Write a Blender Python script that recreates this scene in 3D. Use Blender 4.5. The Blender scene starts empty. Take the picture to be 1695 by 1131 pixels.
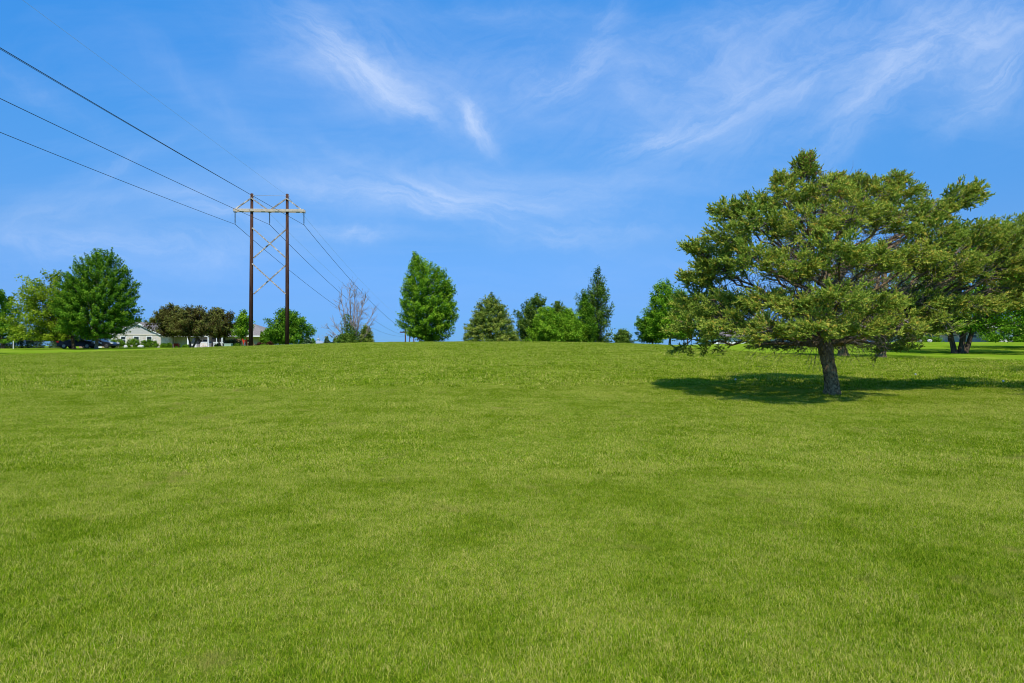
import bpy, math, random
import numpy as np
from mathutils import Vector

R = math.radians
F = 1104.0            # focal length in photo pixels (photo 1695 x 1131)
EYE = 1.6
sc = bpy.context.scene
COL = sc.collection
random.seed(7)
rng = np.random.default_rng(11)

# ------------------------------------------------------------------ camera, world, sun, exposure
cam_d = bpy.data.cameras.new('camera')
cam_d.sensor_width = 36.0
cam_d.lens = 36.0 * F / 1695.0
cam_d.clip_start = 0.1
cam_d.clip_end = 40000
cam = bpy.data.objects.new('camera', cam_d)
COL.objects.link(cam)
cam.location = (0, 0, EYE)
cam.rotation_euler = (R(90), 0, 0)
sc.camera = cam

sc.view_settings.view_transform = 'Standard'
sc.view_settings.look = 'None'
sc.view_settings.exposure = 0.25
sc.cycles.filter_width = 1.05
sc.cycles.max_bounces = 5
sc.cycles.diffuse_bounces = 3
sc.cycles.glossy_bounces = 2
sc.cycles.transmission_bounces = 3
sc.cycles.transparent_max_bounces = 4
sc.cycles.caustics_reflective = False
sc.cycles.caustics_refractive = False
sc.view_settings.gamma = 1.0
sc.view_settings.use_curve_mapping = False

SUN_EL, SUN_AZ = R(55), R(175)      # azimuth clockwise from +Y, direction TO the sun
to_sun = Vector((math.sin(SUN_AZ) * math.cos(SUN_EL), math.cos(SUN_AZ) * math.cos(SUN_EL), math.sin(SUN_EL)))
sun_d = bpy.data.lights.new('sun', 'SUN')
sun_d.energy = 4.1
sun_d.angle = R(0.53)
sun_d.color = (1.0, 0.955, 0.87)
sun = bpy.data.objects.new('sun', sun_d)
COL.objects.link(sun)
sun.rotation_euler = to_sun.to_track_quat('Z', 'Y').to_euler()

world = bpy.data.worlds.new('World')
sc.world = world
world.use_nodes = True
world.cycles.sampling_method = 'MANUAL'
world.cycles.sample_map_resolution = 512


class NT:
    """tiny node-tree helper"""
    def __init__(s, tree):
        s.t = tree
        s.n = tree.nodes
        s.l = tree.links

    def node(s, typ, **kw):
        n = s.n.new(typ)
        for k, v in kw.items():
            setattr(n, k, v)
        return n

    def link(s, a, b):
        s.l.new(a, b)

    def put(s, v, sock):
        if hasattr(v, 'is_output'):
            s.l.new(v, sock)
        else:
            sock.default_value = v

    def math(s, op, a, b=0.0, c=0.0, clamp=False):
        n = s.n.new('ShaderNodeMath')
        n.operation = op
        n.use_clamp = clamp
        s.put(a, n.inputs[0])
        s.put(b, n.inputs[1])
        s.put(c, n.inputs[2])
        return n.outputs[0]

    def mix(s, fac, a, b, typ='MIX'):
        n = s.n.new('ShaderNodeMix')
        n.data_type = 'RGBA'
        n.blend_type = typ
        s.put(fac, n.inputs[0])
        for v, k in ((a, 6), (b, 7)):
            if isinstance(v, tuple) and len(v) == 3:
                v = (*v, 1)
            s.put(v, n.inputs[k])
        return n.outputs[2]

    def noise(s, vec, scale, detail=4, rough=0.55, dist=0.0, lac=2.0):
        n = s.n.new('ShaderNodeTexNoise')
        if vec is not None:
            s.link(vec, n.inputs['Vector'])
        n.inputs['Scale'].default_value = scale
        n.inputs['Detail'].default_value = detail
        n.inputs['Roughness'].default_value = rough
        n.inputs['Distortion'].default_value = dist
        n.inputs['Lacunarity'].default_value = lac
        return n.outputs['Fac']

    def ramp(s, fac, stops, interp='LINEAR'):
        n = s.n.new('ShaderNodeValToRGB')
        n.color_ramp.interpolation = interp
        el = n.color_ramp.elements
        while len(el) < len(stops):
            el.new(0.5)
        for e, (p, c) in zip(el, stops):
            e.position = p
            e.color = (*c, 1) if len(c) == 3 else c
        s.put(fac, n.inputs[0])
        return n.outputs[0]

    def comb(s, x, y, z):
        n = s.n.new('ShaderNodeCombineXYZ')
        for v, k in zip((x, y, z), range(3)):
            s.put(v, n.inputs[k])
        return n.outputs[0]


def build_world():
    w = NT(world.node_tree)
    w.n.clear()
    out = w.node('ShaderNodeOutputWorld')
    bg = w.node('ShaderNodeBackground')
    sky = w.node('ShaderNodeTexSky')
    sky.sky_type = 'NISHITA'
    sky.sun_disc = False
    sky.sun_elevation = SUN_EL
    sky.sun_rotation = SUN_AZ
    sky.altitude = 300
    sky.air_density = 1.0
    sky.dust_density = DUST
    sky.ozone_density = 3.0
    tc = w.node('ShaderNodeTexCoord')
    sep = w.node('ShaderNodeSeparateXYZ')
    w.link(tc.outputs['Generated'], sep.inputs[0])
    x, y, z = sep.outputs
    # the photograph's air is a very clean, saturated blue right down to the skyline
    hs = w.node('ShaderNodeHueSaturation')
    hs.inputs['Hue'].default_value = 0.494
    hs.inputs['Saturation'].default_value = 1.12
    hs.inputs['Value'].default_value = 1.0
    w.link(sky.outputs[0], hs.inputs['Color'])
    gr = w.ramp(w.math('ADD', w.math('MULTIPLY', z, 1 / 1.1), 0.1 / 1.1), [((p + 0.1) / 1.1, tuple(k / 2.2 for k in c)) for p, c in SKY_GRADE])
    gr = w.mix(1.0, gr, (2.2, 2.2, 2.2), 'MULTIPLY')
    base = w.mix(1.0, hs.outputs[0], gr, 'MULTIPLY')
    # cirrus layer, seen as a flat sheet high above (natural foreshortening)
    zz = w.math('ADD', w.math('MAXIMUM', z, 0.0), 0.16)
    px = w.math('DIVIDE', x, zz)
    py = w.math('DIVIDE', y, zz)
    pl = w.comb(px, py, 0.0)
    warp = w.node('ShaderNodeTexNoise')
    w.link(pl, warp.inputs['Vector'])
    warp.inputs['Scale'].default_value = 0.8
    warp.inputs['Detail'].default_value = 3
    wv = w.node('ShaderNodeVectorMath', operation='MULTIPLY_ADD')
    w.link(warp.outputs['Color'], wv.inputs[0])
    wv.inputs[1].default_value = (0.9, 0.9, 0)
    w.link(pl, wv.inputs[2])
    mp = w.node('ShaderNodeMapping')
    w.link(wv.outputs[0], mp.inputs['Vector'])
    mp.inputs['Rotation'].default_value = (0, 0, R(-28))
    mp.inputs['Scale'].default_value = (0.35, 1.0, 1)
    veil = w.noise(mp.outputs[0], 1.15, 7, 0.6)
    veil = w.math('MULTIPLY', w.math('SUBTRACT', veil, 0.48, clamp=True), 0.6)
    veil = w.math('MULTIPLY', veil, w.math('MINIMUM', w.math('MULTIPLY', w.math('MAXIMUM', z, 0), 4.0), 1.0))
    # named wisps of this day: direction based (azimuth tangent s, elevation tangent t), ahead of +Y only
    ys = w.math('MAXIMUM', y, 0.05)
    s_ = w.math('DIVIDE', x, ys)
    t_ = w.math('DIVIDE', z, ys)
    st = w.comb(s_, t_, 0.0)
    wn = w.node('ShaderNodeTexNoise')
    w.link(st, wn.inputs['Vector'])
    wn.inputs['Scale'].default_value = 6.0
    wn.inputs['Detail'].default_value = 8
    wn.inputs['Roughness'].default_value = 0.6
    wsep = w.node('ShaderNodeSeparateXYZ')
    w.link(wn.outputs['Color'], wsep.inputs[0])
    sd = w.math('ADD', s_, w.math('MULTIPLY', w.math('SUBTRACT', wsep.outputs[0], 0.5), 0.09))
    td = w.math('ADD', t_, w.math('MULTIPLY', w.math('SUBTRACT', wsep.outputs[1], 0.5), 0.09))
    dst = w.comb(sd, td, 0.0)
    total = None
    for cls in (-40, -8, 30):                # three grain directions shared by the wisps
        a = R(cls)
        gal = w.math('ADD', w.math('MULTIPLY', sd, math.cos(a)), w.math('MULTIPLY', td, math.sin(a)))
        gac = w.math('SUBTRACT', w.math('MULTIPLY', td, math.cos(a)), w.math('MULTIPLY', sd, math.sin(a)))
        nz = w.noise(w.comb(w.math('MULTIPLY', gal, 3.0), w.math('MULTIPLY', gac, 10.0), cls * 0.13), 1.6, 8, 0.70, 0.7)
        nz = w.math('ADD', w.math('MULTIPLY', w.math('SUBTRACT', nz, 0.42, clamp=True), 1.9), 0.24)
        gsum = None
        for (cu, cv, ang, ha, hb, amp) in WISPS:
            if min((-40, -8, 30), key=lambda q: abs(q - ang)) != cls: continue
            mp = w.node('ShaderNodeMapping', vector_type='TEXTURE')
            w.link(dst, mp.inputs['Vector'])
            mp.inputs['Location'].default_value = ((cu - 847.5) / F, (565.5 - cv) / F, 0)
            mp.inputs['Rotation'].default_value = (0, 0, R(ang))
            mp.inputs['Scale'].default_value = (ha / F, hb / F, 1)
            ln = w.node('ShaderNodeVectorMath', operation='DOT_PRODUCT')
            w.link(mp.outputs[0], ln.inputs[0]); w.link(mp.outputs[0], ln.inputs[1])
            g = w.math('MULTIPLY', w.math('POWER', 2.718, w.math('MULTIPLY', ln.outputs['Value'], -1.0)), amp * 0.62)
            gsum = g if gsum is None else w.math('ADD', gsum, g)
        m = w.math('MULTIPLY', gsum, nz)
        total = m if total is None else w.math('ADD', total, m)
    front = w.math('MULTIPLY', total, w.math('GREATER_THAN', y, 0.06))
    dens = w.math('ADD', front, veil, clamp=True)
    dens = w.math('MINIMUM', dens, 0.6)
    col = w.mix(dens, base, CLOUD)
    w.link(col, bg.inputs['Color'])
    bg.inputs['Strength'].default_value = SKY_STR
    w.link(bg.outputs[0], out.inputs[0])


DUST = 0.0
SKY_STR = 0.102
SKY_GRADE = [(-0.05, (.15, .38, 1.0)), (0.0, (.15, .395, 1.06)), (.018, (.16, .396, 1.03)), (.033, (.195, .42, 1.01)), (.063, (.26, .47, .96)), (.151, (.45, .71, 1.07)),
             (.263, (.53, 1.0, 1.39)), (.366, (.49, 1.2, 1.72)), (.456, (.55, 1.43, 2.0)), (1.0, (.5, 1.5, 2.1))]
CLOUD = (6.2, 7.1, 8.8)
# photo x, photo y, angle, half length, half width (pixels of the photo), strength
WISPS = [
    (565, 95, -25, 120, 55, 0.6), (640, 130, -42, 90, 26, 0.6), (530, 35, -50, 70, 22, 0.35),
    (783, 208, -42, 55, 17, 1.1), (700, 185, -40, 60, 16, 0.4),
    (905, 135, 30, 70, 22, 0.4), (985, 60, 62, 90, 30, 0.4), (1090, 228, 15, 90, 16, 0.65),
    (1250, 130, 38, 240, 75, 0.25), (1480, 130, 30, 240, 60, 0.42), (1640, 130, 48, 110, 22, 0.6),
    (1420, 200, 45, 120, 28, 0.5), (1150, 60, 10, 200, 50, 0.35), (1600, 40, 10, 200, 60, 0.4), (1040, 130, -40, 60, 30, 0.3),
    (640, 330, -6, 190, 22, 0.62), (830, 375, -14, 150, 22, 0.5), (600, 385, -4, 110, 12, 0.7), (980, 395, 2, 110, 12, 0.28),
    (560, 260, -40, 60, 14, 0.2), (350, 345, -22, 100, 20, 0.45), (150, 400, -3, 230, 22, 0.5), (200, 265, 25, 170, 14, 0.28),
    (110, 345, 14, 150, 20, 0.35), (380, 180, -38, 200, 26, 0.22), (60, 150, -30, 120, 20, 0.22), (820, 20, -4, 300, 24, 0.3), (1350, 90, 20, 420, 110, 0.5), (1640, 110, 20, 120, 90, 0.6), (560, 110, -20, 190, 60, 0.3), (250, 400, 0, 300, 60, 0.3), (620, 70, -25, 220, 90, 0.3), (860, 110, 20, 200, 110, 0.28), (700, 290, -10, 260, 60, 0.2), (850, 340, -8, 330, 50, 0.35), (1150, 150, 0, 160, 80, 0.3),
    (900, 310, 0, 260, 30, 0.2), (60, 490, 0, 200, 14, 0.3), (1060, 450, -2, 160, 16, 0.22)]
build_world()


# ------------------------------------------------------------------ helpers: tagging, meshes
def tag(o, label=None, cat=None, group=None, kind=None):
    if label: o['label'] = label
    if cat: o['category'] = cat
    if group: o['group'] = group
    if kind: o['kind'] = kind
    return o


def empty(name, loc, label, cat, group=None, rz=0.0):
    o = bpy.data.objects.new(name, None)
    COL.objects.link(o)
    o.empty_display_size = 0.3
    o.location = loc
    o.rotation_euler = (0, 0, rz)
    return tag(o, label, cat, group)


def link_mesh(name, me, mat, parent=None):
    o = bpy.data.objects.new(name, me)
    if mat is not None and len(me.materials) == 0:
        me.materials.append(mat)
    COL.objects.link(o)
    if parent is not None:
        o.parent = parent
    return o


def np_mesh(name, verts, faces, tint=None, smooth=False):
    """verts (n,3), faces (m,k) with k 3 or 4 - fast"""
    me = bpy.data.meshes.new(name)
    verts = np.asarray(verts, dtype=np.float32)
    faces = np.asarray(faces, dtype=np.int32)
    m, k = faces.shape
    me.vertices.add(len(verts))
    me.vertices.foreach_set('co', verts.ravel())
    me.loops.add(m * k)
    me.loops.foreach_set('vertex_index', faces.ravel())
    me.polygons.add(m)
    me.polygons.foreach_set('loop_start', np.arange(0, m * k, k, dtype=np.int32))
    if tint is not None:
        a = me.attributes.new('tint', 'FLOAT', 'FACE')
        a.data.foreach_set('value', np.asarray(tint, dtype=np.float32))
    if smooth:
        me.polygons.foreach_set('use_smooth', np.ones(m, dtype=bool))
    me.update(calc_edges=True)
    return me


class MB:
    """collects plain solids, then builds ONE mesh object"""
    def __init__(s):
        s.v, s.f = [], []

    def add(s, vs, fs):
        o = len(s.v)
        s.v += [tuple(p) for p in vs]
        s.f += [tuple(i + o for i in f) for f in fs]
        return s

    def box(s, x0, x1, y0, y1, z0, z1):
        return s.add([(x0, y0, z0), (x1, y0, z0), (x1, y1, z0), (x0, y1, z0), (x0, y0, z1), (x1, y0, z1), (x1, y1, z1), (x0, y1, z1)],
                     [(0, 3, 2, 1), (4, 5, 6, 7), (0, 1, 5, 4), (1, 2, 6, 5), (2, 3, 7, 6), (3, 0, 4, 7)])

    def prism(s, prof, y0, y1):
        """profile in xz, extruded along y"""
        n = len(prof)
        vs = [(x, y0, z) for x, z in prof] + [(x, y1, z) for x, z in prof]
        fs = [tuple(range(n)), tuple(range(2 * n - 1, n - 1, -1))]
        fs += [(i, n + i, n + (i + 1) % n, (i + 1) % n) for i in range(n)]
        return s.add(vs, fs)

    def tube(s, pts, rads, n=8, cap=True):
        v, f = tube_np(np.array(pts, float), np.array(rads, float), n)
        o = len(s.v)
        s.add(v.tolist(), f.tolist())
        if cap:
            s.f.append(tuple(o + i for i in range(n))[::-1])
            s.f.append(tuple(o + (len(pts) - 1) * n + i for i in range(n)))
        return s

    def bar(s, a, b, w, h):
        """rectangular bar from a to b"""
        a, b = Vector(a), Vector(b)
        d = (b - a).normalized()
        up = Vector((0, 0, 1)) if abs(d.z) < 0.9 else Vector((0, 1, 0))
        sx = d.cross(up).normalized() * w / 2
        sy = sx.normalized().cross(d).normalized() * h / 2
        vs = [p + q for p in (a, b) for q in (-sx - sy, sx - sy, sx + sy, -sx + sy)]
        return s.add(vs, [(3, 2, 1, 0), (4, 5, 6, 7), (0, 1, 5, 4), (1, 2, 6, 5), (2, 3, 7, 6), (3, 0, 4, 7)])

    def build(s, name, mat, parent=None, smooth=False, bevel=0.0):
        me = bpy.data.meshes.new(name)
        me.from_pydata(s.v, [], s.f)
        if smooth:
            me.polygons.foreach_set('use_smooth', [True] * len(me.polygons))
        me.update()
        o = link_mesh(name, me, mat, parent)
        if bevel:
            b = o.modifiers.new('bevel', 'BEVEL')
            b.width = bevel
            b.segments = 2
            b.limit_method = 'ANGLE'
        return o


def tube_np(P, rad, n=6):
    P = np.asarray(P, float)
    m = len(P)
    T = np.gradient(P, axis=0)
    T /= np.linalg.norm(T, axis=1, keepdims=True) + 1e-9
    ref = np.array([0.0, 0, 1]) if abs(T[0, 2]) < 0.9 else np.array([1.0, 0, 0])
    A = np.cross(T, ref)
    A /= np.linalg.norm(A, axis=1, keepdims=True) + 1e-9
    B = np.cross(T, A)
    th = np.arange(n) / n * 2 * np.pi
    ring = A[:, None, :] * np.cos(th)[None, :, None] + B[:, None, :] * np.sin(th)[None, :, None]
    V = (P[:, None, :] + ring * np.asarray(rad)[:, None, None]).reshape(-1, 3)
    i = np.arange(m - 1)[:, None] * n
    j = np.arange(n)[None, :]
    jn = (j + 1) % n
    Fc = np.stack([i + j, i + jn, i + n + jn, i + n + j], -1).reshape(-1, 4)
    return V, Fc


class Tubes:
    def __init__(s):
        s.V, s.F, s.o = [], [], 0

    def add(s, P, rad, n=6):
        v, f = tube_np(P, rad, n)
        s.V.append(v)
        s.F.append(f + s.o)
        s.o += len(v)

    def build(s, name, mat, parent):
        me = np_mesh(name, np.concatenate(s.V), np.concatenate(s.F), smooth=True)
        return link_mesh(name, me, mat, parent)


# ------------------------------------------------------------------ materials
MATS = {}


def new_mat(name):
    m = bpy.data.materials.new(name)
    m.use_nodes = True
    t = NT(m.node_tree)
    t.n.clear()
    return m, t


def plain(name, col, rough=0.6, var=0.12, scale=6.0, metallic=0.0, bump=0.0, spec=0.25):
    if name in MATS: return MATS[name]
    m, t = new_mat(name)
    out = t.node('ShaderNodeOutputMaterial')
    p = t.node('ShaderNodeBsdfPrincipled')
    tc = t.node('ShaderNodeTexCoord')
    nz = t.noise(tc.outputs['Object'], scale, 5, 0.6)
    c0 = tuple(max(0, c * (1 - var)) for c in col)
    c1 = tuple(min(1, c * (1 + var)) for c in col)
    c = t.ramp(nz, [(0.3, c0), (0.7, c1)])
    t.link(c, p.inputs['Base Color'])
    p.inputs['Roughness'].default_value = rough
    p.inputs['Metallic'].default_value = metallic
    p.inputs['Specular IOR Level'].default_value = spec
    if bump:
        b = t.node('ShaderNodeBump')
        b.inputs['Strength'].default_value = 0.6
        b.inputs['Distance'].default_value = bump
        t.link(t.noise(tc.outputs['Object'], scale * 4, 4, 0.6), b.inputs['Height'])
        t.link(b.outputs[0], p.inputs['Normal'])
    t.link(p.outputs[0], out.inputs[0])
    MATS[name] = m
    return m


def bark(name, dark, light, scale=8.0, stretch=0.25, dist=0.02):
    if name in MATS: return MATS[name]
    m, t = new_mat(name)
    out = t.node('ShaderNodeOutputMaterial')
    p = t.node('ShaderNodeBsdfPrincipled')
    tc = t.node('ShaderNodeTexCoord')
    mp = t.node('ShaderNodeMapping')
    mp.inputs['Scale'].default_value = (1, 1, stretch)
    t.link(tc.outputs['Object'], mp.inputs['Vector'])
    nz = t.noise(mp.outputs[0], scale, 6, 0.7, 0.6)
    mid = tuple((a + b) / 2.4 for a, b in zip(dark, light))
    t.link(t.ramp(nz, [(0.34, dark), (0.52, mid), (0.68, light)]), p.inputs['Base Color'])
    p.inputs['Roughness'].default_value = 0.95
    p.inputs['Specular IOR Level'].default_value = 0.08
    b = t.node('ShaderNodeBump')
    b.inputs['Strength'].default_value = 0.9
    b.inputs['Distance'].default_value = dist
    t.link(nz, b.inputs['Height'])
    t.link(b.outputs[0], p.inputs['Normal'])
    t.link(p.outputs[0], out.inputs[0])
    MATS[name] = m
    return m


def leaf(name, stops, transl=0.3, rough=0.6, patch=0.25, pscale=0.5, spec=0.05):
    """foliage: colour by the tint stored on each leaf, clump-scale variation by position"""
    if name in MATS: return MATS[name]
    m, t = new_mat(name)
    out = t.node('ShaderNodeOutputMaterial')
    at = t.node('ShaderNodeAttribute', attribute_name='tint')
    geo = t.node('ShaderNodeNewGeometry')
    nz = t.noise(geo.outputs['Position'], pscale, 3, 0.6)
    f = t.math('ADD', at.outputs['Fac'], t.math('MULTIPLY', t.math('SUBTRACT', nz, 0.5), patch * 2), clamp=True)
    c = t.ramp(f, stops)
    p = t.node('ShaderNodeBsdfPrincipled')
    t.link(c, p.inputs['Base Color'])
    p.inputs['Roughness'].default_value = rough
    p.inputs['Specular IOR Level'].default_value = spec
    tr = t.node('ShaderNodeBsdfTranslucent')
    t.link(t.mix(1.0, c, (1.25, 1.15, 0.5), 'MULTIPLY'), tr.inputs['Color'])
    mx = t.node('ShaderNodeMixShader')
    mx.inputs[0].default_value = transl
    t.link(p.outputs[0], mx.inputs[1])
    t.link(tr.outputs[0], mx.inputs[2])
    t.link(mx.outputs[0], out.inputs[0])
    MATS[name] = m
    return m


# ------------------------------------------------------------------ terrain
UK = np.array([-900, 0, 200, 330, 420, 500, 600, 700, 900, 1000, 1080, 1150, 1230, 1300, 1460, 1600, 1700, 2600], float)
YK = np.array([0, 10, 17.5, 25, 36, 45, 55, 65, 75, 90, 110, 135, 200, 400, 900, 2500], float)
HK = np.array([
    # 0  10   17.5  25   36   45   55   65   75   90  110  135  200  400  900  2500
    [0, .03, .12, .22, .33, .39, .44, .52, .58, .62, .52, .40, -3, -22, -50, -60],      # -900
    [0, .03, .12, .22, .33, .39, .43, .51, .58, .64, .55, .40, -3, -22, -50, -60],      # 0
    [0, .03, .12, .24, .37, .46, .52, .60, .66, .70, .58, .40, -3, -22, -50, -60],      # 200
    [0, .03, .14, .27, .44, .60, .72, .80, .84, .80, .62, .40, -3, -22, -50, -60],      # 330
    [0, .04, .16, .32, .56, .76, .93, 1.05, 1.10, .98, .60, .20, -4, -22, -50, -60],     # 420
    [0, .05, .19, .38, .68, .92, 1.13, 1.26, 1.29, 1.0, .35, -.5, -5, -22, -50, -60],    # 500
    [0, .06, .22, .43, .77, 1.06, 1.32, 1.47, 1.43, 1.0, .30, -.8, -6, -22, -50, -60],   # 600
    [0, .06, .23, .45, .82, 1.14, 1.43, 1.56, 1.48, 1.1, .40, -.8, -6, -22, -50, -60],   # 700
    [0, .06, .23, .45, .82, 1.14, 1.43, 1.55, 1.47, 1.1, .40, -.8, -6, -22, -50, -60],   # 900
    [0, .06, .22, .44, .81, 1.13, 1.40, 1.48, 1.38, 1.05, .40, -.8, -6, -22, -50, -60],  # 1000
    [0, .06, .21, .43, .83, 1.14, 1.34, 1.27, 1.20, 1.05, .40, -.8, -6, -22, -50, -60],  # 1080
    [0, .06, .20, .42, .86, 1.16, 1.10, 1.12, 1.22, 1.18, .60, -.6, -6, -22, -50, -60],  # 1150
    [0, .05, .19, .41, .87, .96, 1.00, 1.22, 1.41, 1.38, 1.1, -.2, -6, -22, -50, -60],    # 1230
    [0, .05, .18, .40, .80, .85, 1.05, 1.28, 1.42, 1.42, 1.3, .2, -6, -22, -50, -60],     # 1300
    [0, .05, .18, .39, .76, .85, 1.05, 1.28, 1.44, 1.50, 1.4, .8, -5, -22, -50, -60],     # 1460
    [0, .05, .18, .38, .74, .86, 1.10, 1.33, 1.49, 1.55, 1.5, 1.2, -4, -22, -50, -60],    # 1600
    [0, .05, .17, .37, .72, .86, 1.10, 1.30, 1.45, 1.55, 1.5, 1.2, -4, -22, -50, -60],    # 1700
    [0, .05, .17, .37, .72, .86, 1.10, 1.30, 1.45, 1.55, 1.5, 1.2, -4, -22, -50, -60],    # 2600
])


def _h0(X, Y):
    Yc = np.clip(Y, 0.01, 2499)
    u = np.clip(847.5 + X / np.maximum(Yc, 4.0) * F, UK[0], UK[-1] - 1)
    i = np.clip(np.searchsorted(UK, u, side='right') - 1, 0, len(UK) - 2)
    fu = (u - UK[i]) / (UK[i + 1] - UK[i])
    fu = fu * fu * (3 - 2 * fu) * 0.5 + fu * 0.5
    j = np.clip(np.searchsorted(YK, Yc, side='right') - 1, 0, len(YK) - 2)
    fy = (Yc - YK[j]) / (YK[j + 1] - YK[j])
    return ((HK[i, j] * (1 - fu) + HK[i + 1, j] * fu) * (1 - fy) + (HK[i, j + 1] * (1 - fu) + HK[i + 1, j + 1] * fu) * fy)


def height(X, Y):
    X = np.asarray(X, float)
    Y = np.asarray(Y, float)
    s = np.zeros(np.broadcast(X, Y).shape)
    ws = 0
    for a, wa in ((-1.5, .5), (-.75, 1), (0, 1.3), (.75, 1), (1.5, .5)):
        for b, wb in ((-1, .6), (0, 1), (1, .6)):
            k = np.clip(Y * 0.055, 0.2, 8)
            s = s + _h0(X + b * k, Y + a * k) * wa * wb
            ws += wa * wb
    s = s / ws
    bump = 0.012 * np.sin(X * 1.3 + np.sin(Y * 0.7) * 1.3) * np.sin(Y * 0.9 + X * 0.21)
    return s + bump


def gz(x, y):
    return float(height(x, y))


def at(u, Y, v=None):
    """world point standing on the ground (or at image height v) Y metres ahead"""
    x = (u - 847.5) / F * Y
    return Vector((x, Y, gz(x, Y) if v is None else EYE + (565.5 - v) / F * Y))


def px(n, Y):
    return n / F * Y


def zv(v, Y):
    return EYE + (565.5 - v) / F * Y


def axis_coords(lo, hi, step, far, growth=1.18):
    c = list(np.arange(lo, hi + 1e-6, step))
    s, p, a = step, hi, []
    while p < far:
        s *= growth
        p += s
        a.append(p)
    s, p, b = step, lo, []
    while p > -far:
        s *= growth
        p -= s
        b.append(p)
    return np.array(b[::-1] + c + a)


LAWN_U = [-2000, 0, 130, 250, 330, 400, 1060, 1090, 1150, 1230, 1300, 1450, 1700, 3500]
LAWN_Y = [57, 57, 62, 70, 78, 92, 92, 62, 47, 42, 37.5, 35.5, 33.5, 33]


def lawn_edge(X, Y):
    """distance where the rough meadow gives way to the mown lawn, for the direction of (X,Y)"""
    u = 847.5 + X / np.maximum(Y, 1) * F
    return np.interp(u, LAWN_U, LAWN_Y)


def ground_material():
    m, t = new_mat('ground_turf')
    out = t.node('ShaderNodeOutputMaterial')
    p = t.node('ShaderNodeBsdfPrincipled')
    geo = t.node('ShaderNodeNewGeometry')
    pos = geo.outputs['Position']
    at_ = t.node('ShaderNodeAttribute', attribute_name='lawn')
    fine = t.noise(pos, 22, 5, 0.75)
    patch = t.noise(pos, 0.45, 4, 0.6)
    meadow = t.ramp(fine, [(0.3, (0.09, 0.135, 0.010)), (0.55, (0.19, 0.25, 0.020)), (0.75, (0.32, 0.33, 0.07))])
    stripes = t.node('ShaderNodeTexNoise')
    mp = t.node('ShaderNodeMapping')
    mp.inputs['Scale'].default_value = (0.12, 1.1, 1)
    t.link(pos, mp.inputs['Vector'])
    t.link(mp.outputs[0], stripes.inputs['Vector'])
    stripes.inputs['Scale'].default_value = 1.4
    lf = t.math('ADD', t.math('MULTIPLY', fine, 0.55), t.math('MULTIPLY', stripes.outputs['Fac'], 0.45))
    lawn = t.ramp(lf, [(0.36, (0.10, 0.19, 0.008)), (0.5, (0.17, 0.28, 0.012)), (0.66, (0.26, 0.34, 0.03))])
    lawn = t.mix(t.math('MULTIPLY', t.math('SUBTRACT', patch, 0.5, clamp=True), 3.0, clamp=True), lawn, (0.34, 0.37, 0.05))
    c = t.mix(at_.outputs['Fac'], meadow, lawn)
    t.link(c, p.inputs['Base Color'])
    p.inputs['Roughness'].default_value = 0.9
    p.inputs['Specular IOR Level'].default_value = 0.0
    b = t.node('ShaderNodeBump')
    b.inputs['Strength'].default_value = 0.8
    b.inputs['Distance'].default_value = 0.04
    t.link(fine, b.inputs['Height'])
    t.link(b.outputs[0], p.inputs['Normal'])
    t.link(p.outputs[0], out.inputs[0])
    return m


def make_ground():
    xs = axis_coords(-75, 85, 0.8, 9000)
    ys = axis_coords(-6, 125, 0.7, 9000)
    X, Y = np.meshgrid(xs, ys)
    Z = height(X, Y)
    nx, ny = len(xs), len(ys)
    V = np.stack([X, Y, Z], -1).reshape(-1, 3)
    i = np.arange(ny - 1)[:, None] * nx
    j = np.arange(nx - 1)[None, :]
    Fc = np.stack([i + j, i + j + 1, i + nx + j + 1, i + nx + j], -1).reshape(-1, 4)
    me = np_mesh('ground', V, Fc, smooth=True)
    e = lawn_edge(X, Y) + 0.9 * np.sin(X * 0.9) + 0.5 * np.sin(X * 2.7 + 1)
    L = np.clip((Y - e) / 1.6 + 0.5, 0, 1).ravel()
    L[(Y < 1).ravel()] = 0
    a = me.attributes.new('lawn', 'FLOAT', 'POINT')
    a.data.foreach_set('value', L.astype(np.float32))
    o = link_mesh('ground', me, ground_material())
    tag(o, 'gently rising green field that falls away behind its crest', None, None, 'structure')


make_ground()


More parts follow.
